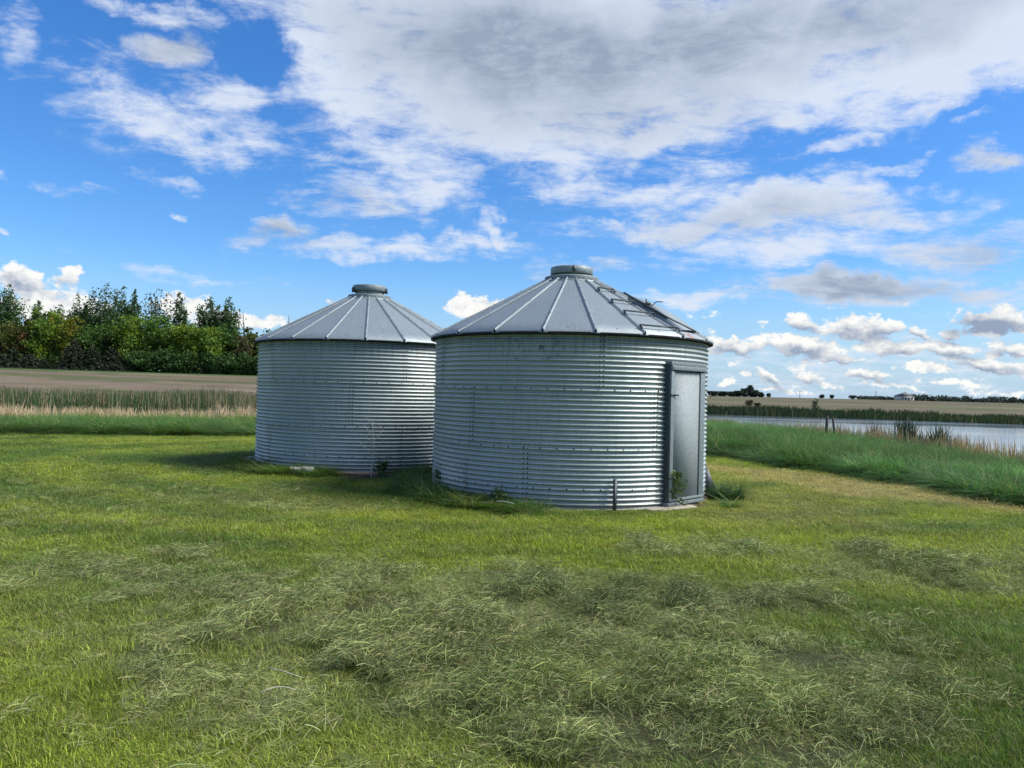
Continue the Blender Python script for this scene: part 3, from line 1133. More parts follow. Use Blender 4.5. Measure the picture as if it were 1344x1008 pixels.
def scatter(name, protos, P, rz, tilt, scl, idx, tint, label, cat):
    me = bpy.data.meshes.new(name)
    n = len(P)
    me.vertices.add(n)
    me.vertices.foreach_set('co', np.asarray(P, np.float32).ravel())
    rot = np.zeros((n, 3), np.float32)
    rot[:, 0] = tilt[:, 0]
    rot[:, 1] = tilt[:, 1]
    rot[:, 2] = rz
    for k, a in (('rot', rot), ('scl', scl), ('tint', tint)):
        at = me.attributes.new(k, 'FLOAT_VECTOR', 'POINT')
        at.data.foreach_set('vector', np.asarray(a, np.float32).ravel())
    at = me.attributes.new('idx', 'INT', 'POINT')
    at.data.foreach_set('value', idx.astype(np.int32))
    col = bpy.data.collections.new(name + '_kinds')
    for p in protos:
        col.objects.link(p)
    ng = bpy.data.node_groups.new(name, 'GeometryNodeTree')
    ng.interface.new_socket('Geometry', in_out='INPUT', socket_type='NodeSocketGeometry')
    ng.interface.new_socket('Geometry', in_out='OUTPUT', socket_type='NodeSocketGeometry')
    T = NT(ng)
    gi, go = T.n('NodeGroupInput'), T.n('NodeGroupOutput')
    ci = T.n('GeometryNodeCollectionInfo')
    ci.inputs[0].default_value = col
    ci.inputs['Separate Children'].default_value = True
    ci.inputs['Reset Children'].default_value = True
    ip = T.n('GeometryNodeInstanceOnPoints')
    ng.links.new(gi.outputs[0], ip.inputs['Points'])
    ng.links.new(ci.outputs[0], ip.inputs['Instance'])
    ip.inputs['Pick Instance'].default_value = True

    def na(k, t):
        nd = T.n('GeometryNodeInputNamedAttribute', data_type=t)
        nd.inputs[0].default_value = k
        return nd.outputs[0]
    ng.links.new(na('idx', 'INT'), ip.inputs['Instance Index'])
    e2r = T.n('FunctionNodeEulerToRotation')
    ng.links.new(na('rot', 'FLOAT_VECTOR'), e2r.inputs[0])
    ng.links.new(e2r.outputs[0], ip.inputs['Rotation'])
    ng.links.new(na('scl', 'FLOAT_VECTOR'), ip.inputs['Scale'])
    ng.links.new(ip.outputs[0], go.inputs[0])
    o = link(name, me, kind='stuff')
    tag(o, label, cat)
    md = o.modifiers.new('scatter', 'NODES')
    md.node_group = ng
    return o


def polar_pts(n, r0, r1, a0, a1, power=0.0):
    """power 0 = even over the ground, 1 = thinning with distance"""
    u = rng.random(n)
    e = 2 - power
    r = (r0 ** e + u * (r1 ** e - r0 ** e)) ** (1 / e)
    a = np.radians(a0 + (a1 - a0) * rng.random(n))
    return r * np.sin(a), r * np.cos(a)


def outside_bins(x, y, pad=.0):
    return (np.hypot(x - BIN_R[0], y - BIN_R[1]) > RAD + pad) & (np.hypot(x - BIN_L[0], y - BIN_L[1]) > RAD + pad)


# --- mown lawn
def lawn():
    protos = [proto('lawn_tuft_%s' % 'abcdefgh'[k], M['grass'], blades(34, .10, .016, .040, .0036, 1.5, 50 + k), blades(14, .10, .010, .030, .0040, 2.6, 150 + k, seg=2, curl=1.0)) for k in range(6)]
    xs, ys, ss = [], [], []
    for n, r0, r1, pw, s in ((17000, 2.3, 7, 0, 1.0), (21000, 7, 14, .5, 1.35), (23000, 14, 29, 1.0, 2.0), (5000, 29, 33, 0, 2.4)):
        x, y = polar_pts(n, r0, r1, -38, 38, pw)
        xs.append(x), ys.append(y), ss.append(np.full(n, s))
    x, y, s = map(np.concatenate, (xs, ys, ss))
    k = outside_bins(x, y, .04) & (tall_edge(x, y) < .2) & (rng.random(len(x)) > dirt_mask(x, y) * .93)
    cm = clip_mask(x, y)
    k &= rng.random(len(x)) > cm * (.35 + .60 * sst(.53, .58, fbm(x + 11, y + 70, .34, 4, .6)))
    x, y, s = x[k], y[k], s[k]
    n = len(x)
    h = .75 + .9 * fbm(x + 3, y, .55, 3)
    h = h * (1 + .8 * sst(.60, .75, fbm(x, y + 60, 1.0, 3)))
    near = .15 * (1 - sst(.3, 1.2, ell(x, y, -1.4, 3.25, 1.6, .65) + (fbm(x, y, .4, 3) - .5) * 2)) + (1 - sst(.5, 1.1, ell(x, y, 2.9, 4.0, 1.0, .9)))
    h = h * (1 + .9 * np.clip(near, 0, 1))
    h = h * (1 - .35 * dry_mask(x, y))
    sw = s * (.8 + .5 * rng.random(n))
    scl = np.stack([sw, sw, h * (.75 + .5 * rng.random(n)) * np.where(s > 1.5, 1.1, 1.0)], 1)
    c = lawn_col(x, y) * (.70 + .6 * rng.random(n))[:, None] * (.92 + .44 * fbm(x + 70, y, .33, 3))[:, None]
    sp_ = (rng.random(n) < .16 * fbm(x, y + 33, .9, 3) * 2)[:, None] * .6
    c = c * (1 - sp_) + np.array((.20, .20, .075)) * sp_
    z = zfun(x, y) - .004
    scatter('lawn_grass', protos, np.stack([x, y, z], 1), rng.random(n) * 6.28, rng.normal(0, .10, (n, 2)), scl,
            rng.integers(0, 6, n), c, 'short mown green grass covering the foreground and round the bins', 'grass')


lawn()


# --- clippings left lying by the mower
def clippings():
    protos = []
    for k in range(6):
        protos.append(proto('clipping_wad_%s' % 'abcdef'[k], M['clip'],
                            blades(80, .14, .02, .10, .0020, 0, 80 + k, seg=3, flat=.040, zmin=.006),
                            blades(10, .12, .025, .06, .0035, 1.3, 180 + k)))
    x, y = polar_pts(42000, 2.3, 14, -39, 39, .6)
    cm = clip_mask(x, y)
    bare = sst(.50, .57, fbm(x + 11, y + 70, .34, 4, .6))        # gaps that show the dark below
    k = outside_bins(x, y, .1) & (rng.random(len(x)) < np.clip(cm * 1.0, 0, 1) ** 1.3 * .85 + .008) & (rng.random(len(x)) > bare * .95)
    x, y = x[k], y[k]
    n = len(x)
    s = .55 + .75 * rng.random(n) ** 1.4
    big = fbm(x, y, .28, 3)
    scl = np.stack([s, s, s * (.45 + 1.2 * sst(.42, .70, big))], 1)
    pile = clip_mask(x, y) * sst(.42, .72, big) * .065
    g = fbm(x + 200, y, .9, 3)[:, None]
    c = GREENS['clip'] * (1.22 - .25 * g) * (1 - g * .5) + np.array((.085, .13, .030)) * g * 1.1
    c = c * (.60 + .8 * rng.random(n) ** 1.2)[:, None] * (.66 + .74 * fbm(x + 40, y, .3, 3))[:, None]
    w = (1 - sst(.2, 1.0, ell(x, y, .9, 6.0, 1.5, .9)))[:, None] * .6
    c = c * (1 - w) + np.array((.055, .10, .032)) * w
    scatter('grass_clippings', protos, np.stack([x, y, zfun(x, y) + pile], 1), rng.random(n) * 6.28, rng.normal(0, .16, (n, 2)), scl,
            rng.integers(0, 6, n), c, 'pale grey-green cut grass lying in a rough matted patch in the foreground', 'cut grass')


clippings()


# --- uncut grass
def tall_grass():
    protos = [proto('tall_clump_%s' % 'abcdef'[k], M['grass'], blades(70, .22, .20, .60, .014, 1.5, 300 + k, seg=3, curl=1.0), blades(3, .2, .5, .74, .006, .5, 340 + k, seg=3, curl=.5)) for k in range(6)]
    x, y = polar_pts(30000, 13, 76, 2, 42, .9)
    x2, y2 = polar_pts(9000, 24, 41, -42, 4, .4)
    s = np.concatenate([np.full(len(x), 1.0), np.full(len(x2), .72)])
    x, y = np.concatenate([x, x2]), np.concatenate([y, y2])
    te = tall_edge(x, y)
    r = np.hypot(x, y)
    lump = sst(.36, .66, fbm(x, y + 9, .9, 3))
    k = (te > 0) & outside_bins(x, y, .1) & (rng.random(len(x)) < .45 + .6 * lump) & (r < np.where(np.arctan2(x, y) > .05, shore(np.degrees(np.arctan2(x, y))) - 2.2, 40.0))
    x, y, s, te, r = x[k], y[k], s[k], te[k], r[k]
    n = len(x)
    hh = s * (.42 + .38 * fbm(x, y, 3.5, 2) + .62 * lump[k]) * (.72 + .3 * sst(0, 1.5, te))
    left = np.arctan2(x, y) < .05
    hh = np.where(left, hh * (1 - .60 * sst(3, 9, te)), hh * (1 - .66 * sst(3, 26, te)))
    wd = np.where(left, 1.3, 1.0 + .7 * sst(4, 20, te))
    scl = np.stack([wd, wd, hh * np.where(left, 1.1, 1.0)], 1)
    g = fbm(x, y, 1.8, 4)[:, None]
    c = GREENS['lush'] * (2.7 - 2.6 * g) * (.65 + .6 * lump[k])[:, None]
    c *= np.array((1.15, .95, 1.0))
    yl = sst(.5, .75, fbm(x + 20, y, 5, 3))[:, None] * .45
    c = c * (1 - yl) + np.array((.075, .125, .03)) * yl
    lf = left[:, None] * np.clip(.35 + .5 * sst(3, 12, te), 0, 1)[:, None]
    c = c * (1 - lf) + np.array((.105, .185, .032)) * lf
    pale = (1 - sst(.4, 1.0, ell(x, y, 12.5, 27, 2.2, 1.6)))[:, None] * .6
    c = c * (1 - pale) + np.array((.13, .18, .06)) * pale
    c = c * (.75 + .5 * rng.random(n))[:, None]
    scatter('tall_grass', protos, np.stack([x, y, zfun(x, y) - .01], 1), rng.random(n) * 6.28, rng.normal(0, .14, (n, 2)), scl,
            rng.integers(0, 6, n), c, 'uncut lush green grass standing beyond the mown lawn before the pond', 'tall grass')
    # weeds left standing round the bin walls
    a = rng.random(2600) * 6.28
    rr = RAD + .05 + rng.random(2600) ** 1.4 * .55
    w = rng.random(2600) < .5
    cx = np.where(w, BIN_R[0], BIN_L[0])
    cy = np.where(w, BIN_R[1], BIN_L[1])
    x, y = cx + rr * np.cos(a), cy + rr * np.sin(a)
    f = fbm(x * 1.0, y, .6, 3)
    # on the near bin the weeds thin out towards the door
    phi = np.degrees(np.arctan2((x - cx), -(y - cy)))
    keep = np.where(w, (phi < -8) & (f > .30 + .25 * sst(-35, -8, phi)) | ((phi > 5) & (f > .74)), f > .28)
    k = keep & outside_bins(x, y, .04) & (dirt_mask(x, y) < .4)
    x, y, w, phi = x[k], y[k], w[k], phi[k]
    n = len(x)
    lo = np.where(w, .26 + .22 * sst(-20, -60, phi), .30) * (.5 + rng.random(n))
    scl = np.stack([.45 + .25 * rng.random(n)] * 2 + [lo], 1)
    c = (GREENS['deep'] * .55 + GREENS['lush'] * .45) * (.7 + .7 * rng.random(n))[:, None]
    protos = [proto('weed_clump_%s' % 'abcd'[k], M['grass'], blades(60, .20, .2, .55, .014, 1.3, 400 + k, seg=3, curl=.9)) for k in range(4)]
    scatter('wall_weeds', protos, np.stack([x, y, zfun(x, y) - .01], 1), rng.random(n) * 6.28, rng.normal(0, .2, (n, 2)), scl,
            rng.integers(0, 4, n), c, 'uncut dark weeds and grass growing along the foot of the bin walls', 'weeds')


tall_grass()


# --- reeds (real strips, far enough away to be one mass)
def reeds(name, x, y, h, w, c, label, lean=.18, seed=1):
    g = np.random.default_rng(seed)
    n = len(x)
    z = zfun(x, y) - .05
    d = g.random(n) * 6.28
    ln = g.normal(0, lean, n)
    V = []
    for t, k in ((0, 1.0), (.55, .9), (1.0, .12)):
        cx = x + np.cos(d) * ln * h * t * t
        cy = y + np.sin(d) * ln * h * t * t
        ax = np.arctan2(x, y) + g.normal(0, .5, n) * 0
        for s in (-1, 1):
            V.append(np.stack([cx + s * w * k / 2 * np.cos(ax), cy - s * w * k / 2 * np.sin(ax), z + h * t * (1 - abs(ln) * .3)], 1))
    VV = np.stack(V, 1).reshape(-1, 3)
    o = np.arange(n)[:, None] * 6
    Q = np.concatenate([o + np.array([[0, 1, 3, 2]]), o + np.array([[2, 3, 5, 4]])])
    me = mesh(name, VV, [Q], [M['reed']], {'tint': np.repeat(c, 6, 0), 'bv': np.repeat(g.random(n), 6)})
    tag(link(name, me, kind='stuff'), label, 'reeds')


def all_reeds():
    dryc = np.array((.55, .43, .31))
    grc = np.array((.052, .094, .038))
    # left slough
    x, y = polar_pts(11000, 39.0, 44, -42, 0)
    rr = np.hypot(x, y)
    aa = np.degrees(np.arctan2(x, y))
    k = (rr > 39.2 + 2.2 * fbm(aa * 1.3, aa * 0, 1, 3)) & (rng.random(len(x)) < .35 + .9 * fbm(aa * 2, aa * 0 + 4, 1, 3))
    x, y = x[k], y[k]
    h = .86 * (.55 + .6 * rng.random(len(x))) * (.6 + .8 * fbm(x, y * 0, 1.4, 3)) * (.55 + .8 * fbm(x + 9, y * 0, 5, 2))
    n = len(x)
    reeds('dry_reeds', x, y, h, np.full(n, .035), dryc * (.7 + .6 * rng.random(n))[:, None] * np.array((1, .97, .95)),
          'dry beige reeds at the left edge of the lawn in front of green cattails', .3, 11)
    x, y = polar_pts(24000, 46, 57, -43, -2)
    n = len(x)
    cl = fbm(x, y * .3, 2.2, 3)
    k = rng.random(n) < .5 + cl
    x, y, cl = x[k], y[k], cl[k]
    n = len(x)
    h = 1.85 * (.65 + .4 * rng.random(n)) * (.78 + .4 * cl) * (.72 + .5 * fbm(x, y * 0, 3.5, 3))
    mixv = (rng.random(n) < .24 + .35 * sst(-26, -14, np.degrees(np.arctan2(x, y))))[:, None] * .75
    c = grc * (1 - mixv) + dryc * .75 * mixv
    reeds('cattail_reeds', x, y, h, np.full(n, .034), c * (.7 + .6 * rng.random(n))[:, None],
          'green cattails standing in a band before the brown field on the left', .14, 12)
    # near shore of the pond, pale and thin
    x, y = polar_pts(13000, 46.5, 53, 7, 44)
    az = np.degrees(np.arctan2(x, y))
    k = (shore(az) - 3.2 + 5.0 * rng.random(len(x)) ** 1.3) / np.hypot(x, y)
    x, y = x * k, y * k
    dens = np.interp(az, [7, 14, 20, 25, 30, 36, 44], [.8, .7, .65, .5, .36, .30, .3]) * (.35 + 1.1 * fbm(az * .9, az * 0, 1.0, 3))
    k = rng.random(len(x)) < dens
    x, y = x[k], y[k]
    n = len(x)
    h = np.interp(np.degrees(np.arctan2(x, y)), [14, 20, 26], [.62, .8, 1.0]) * (.45 + .8 * rng.random(n)) * (.6 + .8 * fbm(x, y * 0, 1.2, 3))
    c = dryc * np.where(rng.random(n)[:, None] < .4, np.array((.9, .62, .55)), np.array((1, 1, 1))) * (.65 + .6 * rng.random(n))[:, None]
    reeds('shore_reeds', x, y, h, np.full(n, .03), c, 'sparse dry pinkish reeds along the near shore of the pond', .16, 13)
    xs, ys, hs = [], [], []
    for px, wpx, hh, nn in ((1190, 14, 1.75, 170), (1235, 11, 1.6, 110), (1208, 9, 1.2, 40), (1148, 8, 1.3, 40), (1222, 8, 1.1, 30)):
        a_ = math.atan2(px - 672, F) + rng.normal(0, wpx / F * .35, nn)
        r_ = shore(np.degrees(a_)) - .5 + rng.normal(0, .8, nn)
        xs.append(r_ * np.sin(a_))
        ys.append(r_ * np.cos(a_))
        hs.append(hh * (.55 + .45 * rng.random(nn)))
    x, y, h = map(np.concatenate, (xs, ys, hs))
    n = len(x)
    reeds('green_shore_reeds', x, y, h, np.full(n, .05), np.array((.045, .075, .045)) * (.7 + .6 * rng.random(n))[:, None],
          'clumps of green reeds standing above the dry ones on the near pond shore', .2, 14)
    # far shore
    x, y = polar_pts(14000, 108.5, 116, -4, 46)
    n = len(x)
    az = np.degrees(np.arctan2(x, y))
    cl = fbm(az * .8, y * .2, 1.0, 3)
    h = (1.25 - .3 * sst(14, 34, az)) * (.55 + .45 * rng.random(n)) * (.6 + .8 * cl)
    mixv = (rng.random(n) < .12 + 1.1 * np.clip(fbm(az + 50, y * .3, 2.2, 3) - .5, 0, 1))[:, None] * .7
    c = np.array((.062, .095, .045)) * (1 - mixv) + np.array((.20, .17, .09)) * mixv
    reeds('far_shore_reeds', x, y, h, np.full(n, .11), c * (.7 + .6 * rng.random(n))[:, None],
          'dark green reed belt along the far shore of the pond', .14, 15)


all_reeds()


# ------------------------------------------------------------------ trees
def leaf_cloud(C, size, g, flat=.0):
    n = len(C)
    nrm = g.normal(0, 1, (n, 3))
    nrm[:, 2] += flat
    nrm /= np.linalg.norm(nrm, axis=1)[:, None]
    a = np.cross(nrm, g.normal(0, 1, (n, 3)))
    a /= np.linalg.norm(a, axis=1)[:, None]
    b = np.cross(nrm, a)
    s = (size * (.6 + .8 * g.random(n)))[:, None]
    V = np.stack([C - a * s * .5, C - b * s * .32 + nrm * s * .05, C + a * s * .5, C + b * s * .32 + nrm * s * .05], 1).reshape(-1, 3)
    Q = np.arange(n)[:, None] * 4 + np.array([[0, 1, 2, 3]])
    return V, Q


def tree(name, x, y, H, W, kind, col, label, cat='tree', group=None, nleaf=3000, leaf=.34, seed=0, z=None, col2=None):
    g = np.random.default_rng(1000 + seed)
    z = float(zfun(np.array([x]), np.array([y]))[0]) if z is None else z
    root = bpy.data.objects.new(name, None)
    COL.objects.link(root)
    root.location = (x, y, z - .05)
    root.rotation_euler = (0, 0, g.random() * 6.28)
    tag(root, label, cat, group)
    tr = MB()
    spots, wts = [], []
    trunk_top = H * (.93 if kind in ('poplar', 'spruce', 'bare') else .70)
    bend = g.normal(0, .02 * H, 2)

    def tp(t):
        return np.array([bend[0] * t * t, bend[1] * t * t, trunk_top * t])
    tr.tube([tp(t) for t in (0, .25, .5, .75, 1)], [H * .016 + .05, H * .013 + .04, H * .010 + .02, H * .006 + .015, .02], 6)
    if kind == 'poplar':
        nlead = max(3, int(round(W / 1.15)))
        for i in range(nlead):
            c0 = i == 0
            a = 6.28 * i / max(1, nlead - 1) + g.normal(0, .4)
            off = 0 if c0 else W * .5 * (.35 + .45 * g.random())
            top = H * (1.0 if c0 else .72 + .25 * g.random())
            bas = H * (.12 + (.2 * g.random() if not c0 else 0))
            t0 = .12 if c0 else .1 + .3 * g.random()
            p0 = tp(t0)
            pe = np.array([math.cos(a) * off, math.sin(a) * off, 0.0])
            path = [p0, p0 * (1 - .6) + (p0 + pe) * .6 + np.array([0, 0, (top - p0[2]) * .35]), np.array([p0[0] + pe[0], p0[1] + pe[1], top * .97])]
            if not c0:
                tr.tube(path, [H * .007 + .01, H * .005 + .01, .015], 4)
            wmax = W * (.36 if c0 else .27)
            for s in np.linspace(.08, 1.0, 26):
                if s < .5:
                    c = path[0] + (path[1] - path[0]) * s / .5
                else:
                    c = path[1] + (path[2] - path[1]) * (s - .5) / .5
                if c[2] < bas:
                    continue
                wd = wmax * (min(1, (1.06 - s) / .34) ** .8) * (.75 + .5 * g.random())
                for q in range(2):
                    aa = g.random() * 6.28
                    spots.append(c + np.array([math.cos(aa), math.sin(aa), 0]) * wd * g.random())
                    wts.append(max(.30, wd * .62))
        vz = 1.25
    elif kind == 'round':
        nl = 34
        for i in range(nl):
            t = .03 + .85 * (i + g.random()) / nl
            a = g.random() * 6.28
            e = R(10 + 60 * t * g.random() + 12)
            # reach to an egg-shaped crown
            L = W * .5 * math.sqrt(max(.12, 1 - ((t - .42) / .62) ** 2)) * (.8 + .35 * g.random())
            d = np.array([math.cos(a) * math.cos(e), math.sin(a) * math.cos(e), math.sin(e)])
            p0 = tp(t)
            p2 = p0 + d * L
            p2[2] = min(p2[2] + H * .04, H * .97)
            tr.tube([p0, (p0 + p2) / 2 + np.array([0, 0, .02 * H]), p2], [H * .007 + .01, H * .004 + .01, .012], 4)
            for s in (.45, .7, .95):
                spots.append(p0 + (p2 - p0) * s + g.normal(0, W * .03, 3))
                wts.append(W * .115)
        for k in range(9):
            spots.append(np.array([g.normal(0, W * .17), g.normal(0, W * .17), H * (.72 + .24 * g.random())]))
            wts.append(W * .085)
        vz = .85
    elif kind == 'spruce':
        nw = 15
        for i in range(nw):
            t = .05 + .92 * i / nw
            rr = W * .5 * (1 - t) ** .8 * (.85 + .3 * g.random())
            nb_ = max(4, int(11 * (1 - t) + 4))
            a0 = g.random() * 6.28
            for j in range(nb_):
                a = a0 + 6.28 * j / nb_ + g.normal(0, .12)
                L = rr * (.8 + .35 * g.random())
                p0 = tp(t)
                p2 = p0 + np.array([math.cos(a) * L, math.sin(a) * L, -L * .22])
                tr.tube([p0, p2], [.035, .01], 3, False)
                for s in (.35, .6, .8, 1.0):
                    spots.append(p0 + (p2 - p0) * s)
                    wts.append(.10 + .16 * (1 - t))
        vz = .35
    elif kind == 'bare':
        for i in range(14):
            t = .3 + .68 * i / 14
            a = g.random() * 6.28
            L = W * .5 * (.6 + .6 * g.random())
            e = R(58 + 15 * g.random())
            d = np.array([math.cos(a) * math.cos(e), math.sin(a) * math.cos(e), math.sin(e)])
            p0 = tp(t)
            tr.tube([p0, p0 + d * L * .5, p0 + d * L + np.array([0, 0, L * .2])], [.05, .04, .02], 4)
    tr.build('trunk', M['bark'], root)
    if kind != 'bare':
        spots, wts = np.array(spots), np.array(wts)
        pr = wts ** 1.5
        pr /= pr.sum()
        k = g.choice(len(spots), nleaf, p=pr)
        C = spots[k] + g.normal(0, 1, (nleaf, 3)) * wts[k][:, None] * np.array([1, 1, vz]) * .62
        C[:, 2] = np.where(C[:, 2] > H, H - (C[:, 2] - H) * 2.0 - .3 * g.random(nleaf), np.maximum(C[:, 2], .1))
        V, Q = leaf_cloud(C, leaf, g, .5 if kind == 'spruce' else .3)
        clv = g.random(len(spots))[k]
        tint = np.asarray(col)[None] * (.78 + .44 * clv)[:, None]
        if col2 is not None:
            m_ = (g.random(len(spots))[k] < .42)[:, None]
            tint = np.where(m_, np.asarray(col2)[None] * (.8 + .4 * clv)[:, None], tint)
        me = mesh('crown', V, [Q], [M['leaf']], {'tint': np.repeat(tint, 4, 0), 'bv': np.repeat(g.random(nleaf), 4)})
        link('crown', me, root)
    return root


def top_h(px, py, Y, x, y):
    zb = float(zfun(np.array([x]), np.array([y]))[0])
    return (eye_y(px) - py) / F * Y + EYE - zb


def treeline():
    dk = (.056, .108, .038)
    md = (.090, .175, .028)
    yg = (.150, .220, .022)
    sp = (.020, .030, .019)
    grp = 'trees of the shelter belt beyond the field'
    tall = [(8, 371, 44, 152), (47, 393, 20, 150), (76, 399, 28, 154), (100, 383, 36, 152), (116, 386, 30, 156), (136, 368, 44, 152), (158, 374, 36, 155),
            (174, 379, 22, 152), (205, 376, 42, 150), (233, 381, 22, 154), (274, 387, 36, 152), (298, 388, 36, 152), (-25, 380, 44, 154),
            (60, 412, 30, 157)]
    names = ['at the left edge of the view', 'short and thin, just right of the leftmost poplar', 'low, between the thin one and the dense group',
             'leftmost of the dense group', 'inside the dense group beside the tallest one', 'tallest of the belt with a pointed top',
             'right beside the tallest one', 'narrow, right end of the dense group', 'open airy crown standing alone', 'slim column standing alone against cloud',
             'left one of the last pair near the bin', 'right one of the last pair near the bin', 'partly outside the left of the frame',
             'low and half hidden behind the yellow-green tree']
    for i, (px, py, w, Y) in enumerate(tall):
        x = gx(px, Y)
        tree('poplar_tree', x, Y, top_h(px, py, Y, x, Y), w / F * Y, 'poplar', dk if i != 8 else (.035, .06, .032),
             'dark tall poplar, ' + names[i], group=grp, nleaf=(7500 if w > 30 else 4200) if i != 8 else 3000, leaf=.42, seed=i)
    mids = [  # px, top, width, depth, colour, second, words
        (22, 422, 44, 143, (.10, .115, .024), (.13, .085, .03), 'olive and orange tinged round tree near the left edge'),
        (36, 418, 22, 142, (.15, .080, .035), (.09, .10, .03), 'small rusty orange tree, the most orange of the belt'),
        (64, 402, 48, 143, md, yg, 'bright green round tree between the rusty and the yellow one'),
        (92, 412, 28, 142, (.18, .17, .02), (.13, .15, .02), 'yellow-leaved small tree in the middle of the belt'),
        (122, 424, 48, 144, (.062, .125, .026), None, 'deep green round tree below the tallest poplars'),
        (178, 410, 54, 143, yg, md, 'yellow-green broad tree right of the tallest poplars'),
        (214, 413, 44, 144, md, None, 'mid green round tree below the airy poplar'),
        (247, 424, 50, 143, yg, md, 'yellow-green round tree below the slim column poplar'),
        (275, 428, 44, 142, md, yg, 'mid green round tree below the last pair of poplars'),
        (298, 424, 36, 144, (.06, .125, .026), None, 'dark green round tree close to the left bin'),
        (316, 436, 24, 141, (.10, .085, .035), (.06, .09, .02), 'thin brownish tree close to the left bin roof'),
        (332, 429, 34, 145, (.105, .115, .02), (.05, .08, .02), 'olive yellow tree cut off by the left bin roof'),
        (4, 428, 60, 148, (.025, .055, .018), None, 'dark green spreading tree behind the orange ones'),
        (60, 424, 50, 150, (.025, .055, .018), None, 'dark green tree behind the bright green one'),
        (-30, 425, 60, 145, md, None, 'mid green tree just outside the left of the frame'),
        (152, 432, 44, 146, (.03, .06, .02), None, 'dark green tree under the poplar beside the tallest'),
        (352, 436, 36, 146, md, None, 'green tree whose top shows over the left bin roof edge'),
        (385, 446, 44, 146, md, None, 'green tree hidden behind the left bin'),
        (232, 440, 40, 147, (.028, .06, .018), None, 'dark green tree filling the gap below the slim poplar'),
    ]
    for i, (px, py, w, Y, c, c2, lb) in enumerate(mids):
        x = gx(px, Y)
        tree('broadleaf_tree', x, Y, top_h(px, py, Y, x, Y), w / F * Y * 1.25, 'round', c, lb, group=grp, nleaf=6500, leaf=.42, seed=50 + i, col2=c2)
    spr = [(-8, 456, 44), (16, 452, 42), (38, 462, 40), (58, 470, 24), (96, 440, 40), (120, 450, 42), (146, 452, 38), (166, 470, 26)]
    wds = ['at the very left of the row', 'below the orange tree', 'right of the spruce below the orange tree', 'small, left of the gap with bright leaves',
           'tallest, below the yellow tree', 'right of the tallest spruce', 'second right of the tallest spruce', 'small, last of the row']
    for i, (px, py, w) in enumerate(spr):
        Y = 137 + (i % 2)
        x = gx(px, Y)
        tree('spruce_tree', x, Y, top_h(px, py, Y, x, Y), w / F * Y * 1.35, 'spruce', (.028, .048, .026) if i % 2 else (.036, .046, .030), 'dark spruce ' + wds[i],
             group='spruces at the foot of the shelter belt', nleaf=5500, leaf=.34, seed=90 + i)
    # undergrowth bushes along the foot
    bush_words = ['low dark green bush at the foot of the belt, ' + w for w in (
        'leftmost, next to the last spruce', 'second from the last spruce', 'below the yellow-green broad tree', 'right of the yellow-green broad tree',
        'below the airy poplar', 'below the slim column poplar', 'left of the pair of poplars', 'below the pair of poplars', 'close to the left bin wall',
        'meeting the left bin wall', 'hidden behind the left bin', 'mid left bin', 'last one')]
    for i, px in enumerate(range(178, 420, 19)):
        Y = 138.5 + (i % 3) * .8
        x = gx(px, Y)
        tree('bush', x, Y, 3.4 + 1.6 * random.random(), 5.0, 'round', (.052, .105, .028), bush_words[i],
             'bush', 'bushes at the foot of the shelter belt', 2000, .38, 120 + i)
    g_ = np.random.default_rng(77)
    px_ = -60 + 500 * g_.random(16000)
    Y_ = 137.5 + 6 * g_.random(16000)
    x_ = gx(px_, Y_)
    zz_ = zfun(x_, Y_) + g_.random(16000) ** 1.4 * (1.2 + 2.2 * fbm(px_, px_ * 0, 9, 3))
    V, Q = leaf_cloud(np.stack([x_, Y_, zz_], 1), .42, g_, .3)
    me = mesh('undergrowth', V, [Q], [M['leaf']], {'tint': np.tile((.052, .098, .028), (len(V), 1)), 'bv': np.repeat(g_.random(16000), 4)})
    tag(link('undergrowth', me, kind='stuff'), 'dark tangled undergrowth along the foot of the shelter belt', 'undergrowth')
    # leafless tops
    for i, (px, py, Y, w) in enumerate([(320, 402, 150, 9), (378, 408, 148, 12), (397, 405, 149, 9), (404, 409, 150, 6), (258, 416, 150, 12)]):
        x = gx(px, Y)
        tree('bare_tree', x, Y, top_h(px, py, Y, x, Y), w / F * Y, 'bare', dk,
             ['leafless thin tree beside the last pair of poplars', 'leafless branches showing just over the left bin roof slope',
              'leafless twiggy top nearest the middle of the left bin roof slope', 'short leafless top right of the other two over the roof',
              'dead twiggy crown between the slim poplar and the last pair'][i], seed=150 + i)


treeline()


